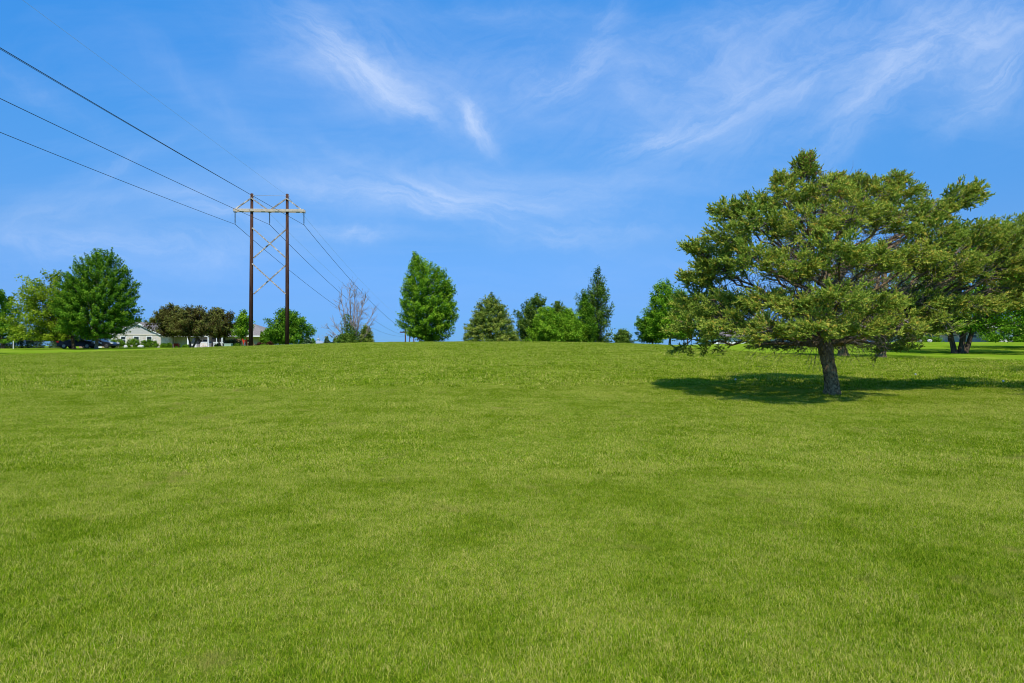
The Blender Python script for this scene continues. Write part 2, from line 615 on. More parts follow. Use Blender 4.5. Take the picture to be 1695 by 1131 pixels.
# ------------------------------------------------------------------ meadow grass (stuff, instanced tufts)
def tuft(n, rad, wid, lmin, lmax, segs, seed):
    r = np.random.default_rng(seed)
    th = r.uniform(0, 2 * np.pi, n)
    rr = rad * np.sqrt(r.uniform(0, 1, n))
    base = np.stack([rr * np.cos(th), rr * np.sin(th), np.full(n, -0.01)], -1)
    L = r.uniform(lmin, lmax, n)
    lean = r.uniform(0.15, 1.3, n)
    la = r.uniform(0, 2 * np.pi, n)
    ld = np.stack([np.cos(la), np.sin(la), np.zeros(n)], -1)
    sa = la + np.pi / 2 + r.normal(0, 0.7, n)
    sd = np.stack([np.cos(sa), np.sin(sa), np.zeros(n)], -1)
    w = wid * r.uniform(0.6, 1.3, n)
    V = []
    for k in range(segs + 1):
        f = k / segs
        c = base + ld * (L * lean * f ** 1.7)[:, None] * 0.9 + np.array([0, 0, 1.0]) * (L * (f - 0.42 * lean * f * f))[:, None]
        if k < segs:
            ww = (w * (1 - 0.45 * f) / 2)[:, None]
            V += [c - sd * ww, c + sd * ww]
        else:
            V += [c]
    V = np.stack(V, 1)                          # n, 2*segs+1, 3
    nv = 2 * segs + 1
    tr = []
    for k in range(segs - 1):
        a = 2 * k
        tr += [(a, a + 1, a + 3), (a, a + 3, a + 2)]
    a = 2 * (segs - 1)
    tr += [(a, a + 1, a + 2)]
    Fc = (np.arange(n)[:, None, None] * nv + np.array(tr)[None]).reshape(-1, 3)
    t = np.clip(r.normal(0.43, 0.27, n), 0, 0.85)
    dry = r.uniform(0, 1, n) < 0.18
    t[dry] = r.uniform(0.86, 1.0, dry.sum())
    return V.reshape(-1, 3), Fc, np.repeat(t, len(tr))


def grass_material():
    m, t = new_mat('meadow_blades')
    out = t.node('ShaderNodeOutputMaterial')
    at_ = t.node('ShaderNodeAttribute', attribute_name='tint')
    geo = t.node('ShaderNodeNewGeometry')
    pos = geo.outputs['Position']
    big = t.noise(pos, 0.33, 4, 0.62, 0.4)
    med = t.noise(pos, 1.5, 5, 0.68, 0.3)
    mp = t.node('ShaderNodeMapping')
    mp.inputs['Scale'].default_value = (0.3, 1.0, 1)
    t.link(pos, mp.inputs['Vector'])
    str_ = t.noise(mp.outputs[0], 0.8, 4, 0.6)
    sml = t.noise(pos, 4.5, 4, 0.7)
    f = t.math('ADD', at_.outputs['Fac'], t.math('MULTIPLY', t.math('SUBTRACT', med, 0.5), 0.95))
    f = t.math('ADD', f, t.math('MULTIPLY', t.math('SUBTRACT', big, 0.5), 0.55))
    f = t.math('ADD', f, t.math('MULTIPLY', t.math('SUBTRACT', str_, 0.5), 0.4), clamp=True)
    c = t.ramp(f, GRASS_STOPS)
    f = t.math('ADD', f, t.math('MULTIPLY', t.math('SUBTRACT', sml, 0.5), 1.0), clamp=True)
    # bare, straw-coloured patches
    dryn = t.noise(pos, 1.1, 6, 0.75)
    dm = t.math('MULTIPLY', t.math('SUBTRACT', dryn, 0.585, clamp=True), 9.0, clamp=True)
    c = t.mix(t.math('MULTIPLY', dm, 0.7), c, (0.44, 0.36, 0.11))
    p = t.node('ShaderNodeBsdfPrincipled')
    t.link(c, p.inputs['Base Color'])
    p.inputs['Roughness'].default_value = 0.6
    p.inputs['Specular IOR Level'].default_value = 0.0
    tr = t.node('ShaderNodeBsdfTranslucent')
    t.link(t.mix(1.0, c, (1.1, 1.1, 0.6), 'MULTIPLY'), tr.inputs['Color'])
    mx = t.node('ShaderNodeMixShader')
    mx.inputs[0].default_value = 0.35
    t.link(p.outputs[0], mx.inputs[1])
    t.link(tr.outputs[0], mx.inputs[2])
    t.link(mx.outputs[0], out.inputs[0])
    return m


GRASS_STOPS = [(0.05, (0.060, 0.135, 0.004)), (0.3, (0.170, 0.295, 0.007)), (0.52, (0.285, 0.405, 0.013)), (0.75, (0.45, 0.48, 0.045)), (0.95, (0.64, 0.56, 0.16))]


def make_grass():
    r = np.random.default_rng(5)
    # (n blades, radius, width, lmin, lmax, segs), Y range, density per m2
    lods = [((190, 0.09, 0.0024, 0.016, 0.042, 3), 1.4, 8.5, 120), ((110, 0.10, 0.0026, 0.020, 0.058, 3), 1.4, 8.5, 22),
            ((360, 0.20, 0.0050, 0.019, 0.046, 2), 7.5, 21, 18.0), ((240, 0.20, 0.0052, 0.024, 0.062, 2), 7.5, 21, 4.0),
            ((400, 0.52, 0.019, 0.045, 0.09, 1), 19, 95, 2.3), ((330, 0.52, 0.020, 0.05, 0.13, 1), 19, 95, 0.35)]
    VV, FF, TT, K, isC, ROT, SCL = [], [], [], [], [], [], []
    off = 0
    for k, (par, y0, y1, dens) in enumerate(lods):
        V, Fc, T = tuft(*par, seed=100 + k)
        VV.append(V); FF.append(Fc + off); TT.append(T)
        K.append(np.full(len(V), k)); isC.append(np.ones(len(V), bool))
        ROT.append(np.zeros((len(V), 3))); SCL.append(np.ones(len(V)))
        off += len(V)
        # points in a wedge a bit wider than the view
        wr = 0.93
        cell = 1 / math.sqrt(dens)
        gxs, gys = np.meshgrid(np.arange(-wr * y1 - 2, wr * y1 + 2, cell), np.arange(y0, y1, cell))
        x = gxs.ravel() + r.uniform(-.55, .55, gxs.size) * cell
        y = gys.ravel() + r.uniform(-.55, .55, gxs.size) * cell
        ok = np.abs(x) < wr * y + 2.0
        x, y = x[ok], y[ok]
        n = len(x)
        e = lawn_edge(x, y) + 0.9 * np.sin(x * 0.9) + 0.5 * np.sin(x * 2.7 + 1)
        keep = y < e + r.normal(0, 0.5, n)
        # nothing hidden far behind the crest is needed
        keep &= y < 90
        # soft hand-over between the levels
        if k in (0, 1): keep &= r.uniform(0, 1, n) < np.clip((8.7 - y) / 1.2, 0, 1)
        if k in (2, 3): keep &= r.uniform(0, 1, n) < np.clip((y - 7.3) / 1.0, 0, 1) * np.clip((21.2 - y) / 2.0, 0, 1)
        if k in (4, 5): keep &= r.uniform(0, 1, n) < np.clip((y - 18.5) / 2.0, 0, 1)
        x, y = x[keep], y[keep]
        # patches of taller and shorter growth
        g = 0.5 + 0.5 * np.sin(x * 0.8 + 1.7 * np.sin(y * 0.43)) * np.sin(y * 0.7 + 1.3 * np.sin(x * 0.37 + 2))
        g2 = 0.5 + 0.5 * np.sin(x * 2.3 + 1.9 * np.sin(y * 1.7 + 1)) * np.sin(y * 2.1 + 1.1 * np.sin(x * 1.9))
        z = height(x, y)
        eps = 0.3
        gx = (height(x + eps, y) - z) / eps
        gy = (height(x, y + eps) - z) / eps
        m = len(x)
        VV.append(np.stack([x, y, z + 0.010], -1))
        K.append(np.full(m, k)); isC.append(np.zeros(m, bool))
        ROT.append(np.stack([np.arctan(gy), -np.arctan(gx), r.uniform(0, 2 * np.pi, m)], -1) if par[1] > 0.1 else
                   np.stack([np.zeros(m), np.zeros(m), r.uniform(0, 2 * np.pi, m)], -1))
        foot = np.exp(-((x - px(529.5, 17.5)) ** 2 + (y - 17.45) ** 2) / 0.16)
        SCL.append((0.72 + 0.35 * g + 0.25 * g2) * r.uniform(0.85, 1.15, m) * (1 + 1.3 * foot))
        off += m
    me = np_mesh('meadow_grass', np.concatenate(VV), np.concatenate(FF), np.concatenate(TT))
    for nm, typ, arr in (('lod', 'INT', np.concatenate(K).astype(np.int32)), ('is_tuft', 'BOOLEAN', np.concatenate(isC)), ('scl', 'FLOAT', np.concatenate(SCL).astype(np.float32))):
        a = me.attributes.new(nm, typ, 'POINT')
        a.data.foreach_set('value', arr)
    a = me.attributes.new('rot', 'FLOAT_VECTOR', 'POINT')
    a.data.foreach_set('vector', np.concatenate(ROT).astype(np.float32).ravel())
    mat = grass_material()
    o = link_mesh('meadow_grass', me, mat)
    tag(o, 'rough meadow grass with pale straw patches covering the rising field', 'grass', None, 'stuff')
    ng = bpy.data.node_groups.new('meadow_grass', 'GeometryNodeTree')
    ng.interface.new_socket('Geometry', in_out='INPUT', socket_type='NodeSocketGeometry')
    ng.interface.new_socket('Geometry', in_out='OUTPUT', socket_type='NodeSocketGeometry')
    N, Lk = ng.nodes, ng.links
    gi, go = N.new('NodeGroupInput'), N.new('NodeGroupOutput')
    def attr(name, dt):
        a = N.new('GeometryNodeInputNamedAttribute')
        a.data_type = dt
        a.inputs['Name'].default_value = name
        return a.outputs['Attribute']
    sep = N.new('GeometryNodeSeparateGeometry'); sep.domain = 'POINT'
    Lk.new(gi.outputs[0], sep.inputs[0]); Lk.new(attr('is_tuft', 'BOOLEAN'), sep.inputs[1])
    join = N.new('GeometryNodeJoinGeometry')
    lod, rot, scl = attr('lod', 'INT'), attr('rot', 'FLOAT_VECTOR'), attr('scl', 'FLOAT')
    for k in range(len(lods)):
        cmp_ = N.new('FunctionNodeCompare'); cmp_.data_type = 'INT'; cmp_.operation = 'EQUAL'
        Lk.new(lod, cmp_.inputs[2]); cmp_.inputs[3].default_value = k
        res = []
        for part in (0, 1):
            s2 = N.new('GeometryNodeSeparateGeometry'); s2.domain = 'POINT'
            Lk.new(sep.outputs[part], s2.inputs[0]); Lk.new(cmp_.outputs[0], s2.inputs[1])
            res.append(s2.outputs[0])
        iop = N.new('GeometryNodeInstanceOnPoints')
        Lk.new(res[1], iop.inputs['Points']); Lk.new(res[0], iop.inputs['Instance'])
        Lk.new(rot, iop.inputs['Rotation']); Lk.new(scl, iop.inputs['Scale'])
        Lk.new(iop.outputs[0], join.inputs[0])
    Lk.new(join.outputs[0], go.inputs[0])
    md = o.modifiers.new('scatter', 'NODES')
    md.node_group = ng


make_grass()


# ------------------------------------------------------------------ foliage generators
def unit(a):
    return a / (np.linalg.norm(a, axis=-1, keepdims=True) + 1e-9)


def leaf_mesh(name, P, N, size, tint, mat, parent, aspect=0.6, r=rng):
    """one folded rhombic leaf (2 triangles) per point P with rough normal N"""
    n = len(P)
    N = unit(N)
    t = unit(np.cross(N, unit(r.normal(size=(n, 3)))))
    b = np.cross(N, t)
    s = size[:, None]
    fold = N * s * 0.18
    V = np.stack([P - t * s * 0.5, P + b * s * aspect * 0.5 + fold, P + t * s * 0.5, P - b * s * aspect * 0.5 + fold], 1).reshape(-1, 3)
    i = np.arange(n)[:, None] * 4
    Fc = np.concatenate([i + np.array([[0, 1, 2]]), i + np.array([[0, 2, 3]])], 1).reshape(-1, 3)
    me = np_mesh(name, V, Fc, np.repeat(tint, 2))
    return link_mesh(name, me, mat, parent)


def bez(p0, p1, p2, n):
    t = np.linspace(0, 1, n)[:, None]
    return (1 - t) ** 2 * p0 + 2 * t * (1 - t) * p1 + t ** 2 * p2


DENS = (1.4, 1.15, 1.02, 0.74)


def broadleaf(name, label, u, Y, prof, leafmat, barkmat, stems=None, size=0.2, nclump=260, per=60, clen=0.9, cth=0.24, axis_up=0.8, axis_out=0.7,
              depth=1.0, shell=0.45, base_v=None, group=None, seed=1, trunk_r=0.16, limbs=26, flat=1.0, aspect=0.6, tilt=0.8, cat='tree', lump=0.14,
              crown_name='crown', droop=0.0, uneven=0.0):
    """prof: [(v, uL, uR)] photo silhouette from the bottom of the crown to its top; turned into metres at distance Y"""
    r = np.random.default_rng(seed)
    nclump, per, size, cth = int(nclump * DENS[0]), int(per * DENS[1]), size * DENS[2], cth * DENS[3]
    base = at(u, Y)
    root = empty(name, base, label, cat, group)
    bz = base.z
    pv = np.array([zv(p[0], Y) - bz for p in prof])
    pl = np.array([px(u - p[1], Y) for p in prof])
    pr = np.array([px(p[2] - u, Y) for p in prof])
    o = np.argsort(pv)
    pv, pl, pr = pv[o], pl[o], pr[o]
    # sample heights by cross-section width
    zs = np.linspace(pv[0], pv[-1], 60)
    wd = np.interp(zs, pv, (pl + pr) / 2) + 0.15
    cdf = np.cumsum(wd ** 1.5)
    cdf /= cdf[-1]
    zc = np.interp(r.uniform(0, 1, nclump), cdf, zs)
    ph = r.uniform(0, 2 * np.pi, nclump)
    xl, xr = np.interp(zc, pv, pl), np.interp(zc, pv, pr)
    cx = (xr - xl) / 2                       # crown axis may sit off the stem
    R0 = (xl + xr) / 2
    q = 1 + lump * (np.sin(3 * ph + zc * 2.1 + seed) + 0.7 * np.sin(5 * ph - zc * 1.3 + 2 * seed))
    rr = np.clip(R0 * q - clen * 0.35, 0.05, None) * r.uniform(0, 1, nclump) ** shell
    C = np.stack([cx + rr * np.cos(ph), rr * np.sin(ph) * depth, zc], -1)
    out = np.stack([np.cos(ph), np.sin(ph), np.zeros(nclump)], -1) * (rr / np.maximum(R0, 0.1))[:, None]
    rad_ = unit(C - np.array([0, 0, pv[0] + 0.12 * (pv[-1] - pv[0])]))
    ax = unit(rad_ * 1.3 + out * axis_out + np.array([0, 0, 1.0]) * (axis_up * .6) + r.normal(0, 0.22, (nclump, 3)) - np.array([0, 0, 1.0]) * droop * (rr / np.maximum(R0, .1))[:, None])
    cl = clen * r.uniform(0.55, 1.25, nclump)
    k = np.repeat(np.arange(nclump), per)
    f = r.uniform(-0.5, 0.5, len(k))
    th = cth * (1.0 - 0.9 * np.clip(f, 0, 1))
    P = C[k] + ax[k] * (f * cl[k])[:, None] + r.normal(size=(len(k), 3)) * th[:, None] * np.array([1, 1, flat])
    # keep the crown off its own stem bottom
    P[:, 2] = np.maximum(P[:, 2], pv[0] - 0.25 + r.uniform(0, .3, len(k)))
    N = r.normal(size=(len(k), 3)) * 0.75 + np.array([0, 0, tilt]) + out[k] * 0.5
    sz = size * r.uniform(0.6, 1.25, len(k))
    ct = r.normal(0, 0.18, nclump)
    tint = np.clip(0.48 + ct[k] + r.normal(0, 0.16, len(k)) + f * 0.38, 0, 1)  # lighter toward spray tips: lit ends and shaded crown insides put into the tint
    leaf_mesh(crown_name, P, N, sz, tint, leafmat, root, aspect, r)
    # stems and limbs
    T = Tubes()
    stems = stems or [(0.0, 0.0, 1.0)]
    top = pv[0] + (pv[-1] - pv[0]) * 0.62
    spine = []
    for (du, lean, rf) in stems:                     # du: offset at ground in px, lean: px offset at crown base
        x0, x1 = px(du, Y), px(lean, Y)
        zb = max(pv[0], 0.4)
        P0, P2 = np.array([x0, 0, -0.1]), np.array([x1 + (np.interp(top, pv, pr) - np.interp(top, pv, pl)) / 2 * 0.7 + x1 * 0.5, 0, top])
        Pm = np.array([x1, 0, zb + 0.1])
        pts = bez(P0, Pm * 1.0 + np.array([0, r.normal(0, .1), 0]), P2, 12)
        pts[:, 0] += 0.04 * np.sin(np.arange(12) * 1.3 + seed)
        rad = trunk_r * rf * (1 - np.linspace(0, 0.9, 12)) + 0.012
        rad[0] *= 1.3
        T.add(pts, rad, 9)
        spine.append(pts)
    T.build('trunk', barkmat, root)
    if limbs:
        T = Tubes()
        idx = r.choice(nclump, min(limbs * 3, nclump), replace=False)
        for n_, kk in enumerate(idx):
            sp = spine[n_ % len(spine)]
            tgt = C[kk]
            zf = max(pv[0] * 0.85, tgt[2] - np.hypot(tgt[0], tgt[1]) * 0.9 - 0.3)
            j = int(np.clip(np.searchsorted(sp[:, 2], zf), 1, len(sp) - 1))
            p0 = sp[j]
            big = n_ < limbs
            r0 = trunk_r * (0.34 if big else 0.16) * (1 - 0.5 * j / len(sp)) + 0.01
            pm = p0 * 0.5 + tgt * 0.5 + np.array([0, 0, -0.1 * np.linalg.norm(tgt - p0)]) + r.normal(0, .08, 3)
            T.add(bez(p0, pm, tgt, 6), np.linspace(r0, 0.01, 6), 5)
        T.build('branches', barkmat, root)
    return root


def shoot_template(n, wid, seed):
    """bottle-brush shoot of unit length along +Z: n needle tufts as slim triangles"""
    r = np.random.default_rng(seed)
    V, Fc = [], []
    for i in range(n):
        f = (i + 0.5) / n
        a = i * 2.4 + r.uniform(-.3, .3)
        o = np.array([math.cos(a), math.sin(a), 0])
        s = np.array([-math.sin(a), math.cos(a), 0])
        L = 0.30 * (1.0 - 0.35 * f)
        b = np.array([0, 0, f * 0.85 - 0.02])
        tip = b + o * L * 0.72 + np.array([0, 0, L * 0.72])
        V += [b - s * wid, b + s * wid, tip]
        Fc.append((3 * i, 3 * i + 1, 3 * i + 2))
    # central tuft
    b = len(V)
    V += [np.array([-wid * 1.3, 0, 0.6]), np.array([wid * 1.3, 0, 0.6]), np.array([0, 0, 1.12])]
    Fc.append((b, b + 1, b + 2))
    V += [np.array([0, -wid * 1.6, 0.0]), np.array([0, wid * 1.6, 0.0]), np.array([0, 0, 0.9])]
    Fc.append((b + 3, b + 4, b + 5))
    return np.array(V), np.array(Fc)


def shoots_mesh(name, P, D, L, tint, tmpl, mat, parent, r):
    V0, F0 = tmpl
    n = len(P)
    D = unit(D)
    A = unit(np.cross(D, r.normal(size=(n, 3))))
    B = np.cross(D, A)
    L = L[:, None, None]
    V = P[:, None, :] + (A[:, None, :] * V0[None, :, 0:1] + B[:, None, :] * V0[None, :, 1:2] + D[:, None, :] * V0[None, :, 2:3]) * L
    Fc = (np.arange(n)[:, None, None] * len(V0) + F0[None]).reshape(-1, 3)
    tt = np.clip(np.repeat(tint, len(F0)) + np.tile(np.linspace(-0.16, 0.18, len(F0)), n), 0, 1)
    me = np_mesh(name, V.reshape(-1, 3), Fc, tt)
    return link_mesh(name, me, mat, parent)


def spruce(name, label, base, trunk_pts, trunk_r, env, nprim, leafmat, barkmat, twigmat, seed, fork, top, sec_step=0.14, sho=0.15, tmpl=None, bare=0.5,
           sec_len=0.75, terstep=0.075, deadn=3, group=None, cones=0):
    """wide, old spruce: env(theta, phi) = reach in metres of the branches from the fork, limbs fan out in flat pads"""
    r = np.random.default_rng(seed)
    root = empty(name, base, label, 'tree', group)
    tp = np.array(trunk_pts, float)
    # knobbly trunk
    n, m = 26, 20
    tt = np.linspace(0, 1, n)
    Pc = np.stack([np.interp(tt, np.linspace(0, 1, len(tp)), tp[:, c]) for c in range(3)], -1)
    rad = np.interp(tt, np.linspace(0, 1, len(trunk_r)), trunk_r)
    V, Fc = tube_np(Pc, rad, m)
    ringd = V.reshape(n, m, 3) - Pc[:, None, :]
    a = np.arange(m) / m * 2 * np.pi
    zz = Pc[:, 2][:, None]
    fac = 1 + 0.06 * np.sin(3 * a[None] + zz * 3) + 0.05 * np.sin(7 * a[None] - zz * 5) + 0.03 * r.normal(size=(n, m))
    fac += 0.22 * np.exp(-zz * 7) * (0.5 + 0.5 * np.sin(5 * a[None] + 1))
    V = (Pc[:, None, :] + ringd * fac[..., None]).reshape(-1, 3)
    link_mesh('trunk', np_mesh('trunk', V, Fc, smooth=True), barkmat, root)
    fk = np.array(fork, float)
    tpz = np.array(top, float)
    BR, TW = Tubes(), Tubes()
    SP, SD, SL, ST = [], [], [], []
    ga = math.pi * (3 - math.sqrt(5))
    jobs = []
    for i in range(nprim):
        f = (i + 0.5) / nprim
        # more limbs low and mid than at the very top
        th = R(-5) + (R(90) - R(-5)) * (f ** 1.2)
        th = min(th + r.normal(0, 0.06), R(89))
        ph = i * ga + r.normal(0, 0.2)
        reach = env(th, ph) * r.uniform(0.66, 1.0) ** 0.8
        dirv = np.array([math.cos(th) * math.cos(ph), math.cos(th) * math.sin(ph), math.sin(th)])
        s0 = fk + (tpz - fk) * np.clip(math.sin(max(th, 0)) * 0.75 + r.uniform(-0.12, 0.12), 0, 1)
        s0 = s0 + np.array([0, 0, -0.25 if th < 0.2 else 0])
        tip = fk + dirv * reach
        tip[2] = max(tip[2], fk[2] - 0.35)
        span = np.linalg.norm(tip - s0)
        mid = s0 * 0.5 + tip * 0.5 + np.array([0, 0, -0.12 * span * math.cos(th)]) + r.normal(0, 0.09 * span, 3) * np.array([1, 1, .5])
        nb = 12
        pts = bez(s0, mid, tip, nb)
        pts[1:-1] += r.normal(0, 0.014 * span, (nb - 2, 3))
        r0 = (0.018 + 0.010 * span) * r.uniform(0.75, 1.25)
        jobs.append((pts, r0, th, bare * r.uniform(0.75, 1.1)))
        # forks of the limb, swung to the sides and up, ending inside the same envelope
        for kf in range(2 if r.uniform() < 0.7 else 1):
            k0 = int(r.integers(4, 8))
            th2 = np.clip(th + r.normal(0.05, 0.13), R(-5), R(88))
            ph2 = ph + (1 if kf == 0 else -1) * r.uniform(0.12, 0.42) / max(math.cos(th), 0.35)
            d2 = np.array([math.cos(th2) * math.cos(ph2), math.cos(th2) * math.sin(ph2), math.sin(th2)])
            tip2 = fk + d2 * env(th2, ph2) * r.uniform(0.62, 0.97)
            tip2[2] = max(tip2[2], fk[2] - 0.35)
            p2 = bez(pts[k0], pts[k0] * .45 + tip2 * .55 + r.normal(0, .08, 3) - np.array([0, 0, .05]), tip2, nb)
            jobs.append((p2, r0 * 0.5, th2, 0.12))
    for pts, r0, th, bfrac in jobs:
        s0, tip = pts[0], pts[-1]
        span = np.linalg.norm(tip - s0)
        BR.add(pts, r0 * (1 - np.linspace(0, 1, nb)) ** 0.8 + 0.005, 6)
        seg = np.linalg.norm(np.diff(pts, axis=0), axis=1)
        cum = np.concatenate([[0], np.cumsum(seg)])
        tot = cum[-1]
        # local frame: fan plane is close to horizontal, upper limbs carry it upright
        dbr = unit(tip - s0)
        side = unit(np.cross(dbr, np.array([0, 0, 1.0])) + 1e-6)
        nup = np.cross(side, dbr)
        roll = r.normal(0, 0.45)
        side = side * math.cos(roll) + nup * math.sin(roll)
        s = tot * 0.14
        sg = 1
        while s < tot * 0.985:
            fr = s / tot
            p = np.array([np.interp(s, cum, pts[:, c]) for c in range(3)])
            live = fr > bfrac
            ls = sec_len * (1 - fr) ** 0.45 * (0.6 + 0.5 * min(1, fr / 0.6)) * r.uniform(0.6, 1.25) * min(1.0, tot / 2.2) + 0.14
            d = unit(dbr * r.uniform(0.55, 0.9) + side * sg * r.uniform(0.55, 0.95) + np.array([0, 0, 1.0]) * r.normal(0.12, 0.28))
            if not live:
                if r.uniform() < 0.22 * deadn:
                    ls *= r.uniform(0.35, 0.9)
                    q = bez(p, p + d * ls * 0.5 + r.normal(0, .04, 3), p + d * ls + r.normal(0, .08, 3) - np.array([0, 0, .05]), 4)
                    TW.add(q, np.linspace(0.008, 0.003, 4), 3)
                    for _ in range(2):
                        e = q[r.integers(1, 4)]
                        d2 = unit(d + r.normal(0, .7, 3))
                        TW.add(np.array([e, e + d2 * ls * 0.3, e + d2 * ls * 0.5 + r.normal(0, .03, 3)]), np.array([.005, .004, .002]), 3)
                s += sec_step * r.uniform(0.7, 1.3)
                sg = -sg
                continue
            droop = np.array([0, 0, -0.06 * ls])
            q = bez(p, p + d * ls * 0.55 + droop, p + d * ls + np.array([0, 0, .09 * ls]) + r.normal(0, .03, 3), 5)
            TW.add(q, np.linspace(0.009, 0.003, 5), 3)
            # shoots along the side branch, both sides, tips turned up
            ns = max(2, int(ls / terstep))
            ff = (np.arange(ns) + r.uniform(0.2, 0.8, ns)) / ns
            ff = 0.12 + 0.88 * ff
            qx = np.stack([np.interp(ff, np.linspace(0, 1, 5), q[:, c]) for c in range(3)], -1)
            side2 = unit(np.cross(d, nup))
            sgn = np.where(np.arange(ns) % 2 == 0, 1.0, -1.0)
            dd = d * r.uniform(0.45, 0.9, (ns, 1)) + side2 * (sgn * r.uniform(0.3, 0.9, ns))[:, None] + np.array([0, 0, 1.0]) * r.normal(0.25, 0.5, (ns, 1))
            SP.append(qx); SD.append(dd); SL.append(sho * r.uniform(0.7, 1.35, ns) * (1.15 - 0.35 * ff))
            ST.append(np.full(ns, r.normal(0.48, 0.12)) + r.normal(0, 0.10, ns) + 0.05 * ff)
            SP.append(q[3:5]); SD.append(np.stack([d, d + np.array([0, 0, .35])])); SL.append(np.array([sho, sho * 1.2])); ST.append(np.array([.5, .6]))
            s += sec_step * r.uniform(0.7, 1.3)
            sg = -sg
        for e in range(3):
            SP.append(pts[-1 - e][None] + 0); SD.append((dbr + np.array([0, 0, .35]) + r.normal(0, .15, 3))[None]); SL.append(np.array([sho * 1.5])); ST.append(np.array([.55]))
    BR.build('branches', barkmat, root)
    tag(TW.build('twigs', twigmat, root), kind='stuff')
    SP, SD, SL, ST = np.concatenate(SP), np.concatenate(SD), np.concatenate(SL), np.concatenate(ST)
    shoots_mesh('crown', SP, SD, SL, ST, tmpl, leafmat, root, r)
    print(name, 'shoots', len(SP), 'tris', len(SP) * len(tmpl[1]))
    if cones:
        hi = np.argsort(-(SP[:, 2] + r.normal(0, 0.35, len(SP))))[:cones]
        V, Fc, o = [], [], 0
        for p in SP[hi]:
            L = r.uniform(0.05, 0.09)
            c = p + r.normal(0, 0.05, 3)
            v, f = tube_np(np.array([c, c - [0, 0, L * .5], c - [0, 0, L]]), np.array([0.006, 0.018, 0.004]), 5)
            V.append(v); Fc.append(f + o); o += len(v)
        c = link_mesh('cones', np_mesh('cones', np.concatenate(V), np.concatenate(Fc)), plain('cone_brown', (0.16, 0.075, 0.03), 0.8, 0.3), root)
        c['kind'] = 'stuff'
    return root


# foliage and bark materials
SPRUCE = leaf('spruce_needles', [(0.08, (0.076, 0.130, 0.022)), (0.35, (0.183, 0.277, 0.037)), (0.58, (0.309, 0.422, 0.055)), (0.8, (0.483, 0.518, 0.083)), (1.0, (0.655, 0.483, 0.083))],
              transl=0.12, rough=0.5, patch=0.2, pscale=1.2)
MAPLE = leaf('maple_leaves', [(0.05, (0.048, 0.131, 0.008)), (0.4, (0.120, 0.278, 0.013)), (0.7, (0.219, 0.409, 0.021)), (1.0, (0.350, 0.503, 0.037))], patch=0.12)
ELM = leaf('dark_green_leaves', [(0.05, (0.028, 0.088, 0.007)), (0.4, (0.072, 0.192, 0.011)), (0.7, (0.142, 0.296, 0.018)), (1.0, (0.247, 0.400, 0.032))], patch=0.12)
LOCUST = leaf('yellow_green_leaves', [(0.05, (0.075, 0.145, 0.010)), (0.4, (0.180, 0.290, 0.016)), (0.7, (0.285, 0.392, 0.024)), (1.0, (0.405, 0.478, 0.048))], transl=0.4, patch=0.12)
PURPLE = leaf('purple_green_leaves', [(0.1, (0.045, 0.028, 0.014)), (0.4, (0.095, 0.075, 0.024)), (0.6, (0.135, 0.150, 0.030)), (1.0, (0.27, 0.28, 0.07))], patch=0.3, pscale=0.5)
CONIFER = leaf('tan_tipped_needles', [(0.1, (0.053, 0.105, 0.015)), (0.4, (0.137, 0.218, 0.026)), (0.7, (0.266, 0.342, 0.046)), (1.0, (0.441, 0.455, 0.083))], transl=0.1, patch=0.15)
BLUEGREEN = leaf('blue_green_needles', [(0.1, (0.030, 0.060, 0.030)), (0.5, (0.075, 0.128, 0.060)), (1.0, (0.165, 0.240, 0.108))], transl=0.1)
OLIVE = leaf('olive_leaves', [(0.1, (0.038, 0.088, 0.011)), (0.45, (0.090, 0.176, 0.019)), (0.75, (0.158, 0.256, 0.032)), (1.0, (0.255, 0.336, 0.056))], patch=0.15)
BUSH = leaf('bush_leaves', [(0.1, (0.039, 0.098, 0.006)), (0.5, (0.111, 0.234, 0.011)), (1.0, (0.221, 0.364, 0.028))])
ROSE = leaf('tan_flower_shrub', [(0.1, (0.05, 0.09, 0.02)), (0.45, (0.13, 0.13, 0.04)), (0.75, (0.34, 0.24, 0.13)), (1.0, (0.62, 0.42, 0.30))])
REDLEAF = leaf('dark_red_leaves', [(0.1, (0.03, 0.012, 0.010)), (0.5, (0.085, 0.030, 0.022)), (1.0, (0.16, 0.07, 0.04))])
BARK_S = bark('spruce_bark', (0.035, 0.018, 0.007), (0.62, 0.44, 0.23), 24, 0.6, 0.04)  # scaly bark; the pale end also paints sunlit speckles into its colour
BARK_TW = bark('dead_twigs', (0.09, 0.075, 0.065), (0.30, 0.26, 0.23), 12, 0.5, 0.004)
BARK_B = bark('brown_bark', (0.05, 0.035, 0.025), (0.17, 0.13, 0.09), 10, 0.25, 0.02)
BARK_P = bark('pale_bark', (0.13, 0.10, 0.075), (0.34, 0.28, 0.21), 10, 0.3, 0.015)
BARK_D = bark('dead_grey_bark', (0.20, 0.16, 0.14), (0.48, 0.41, 0.37), 6, 0.3, 0.01)


# ------------------------------------------------------------------ the big spruce on the right
b0 = at(1377, 17.5)
g0 = zv(0, 17.5)


def loc(u, v, dy=0.0):
    return (px(u - 1377, 17.5), dy, zv(v, 17.5) - b0.z)


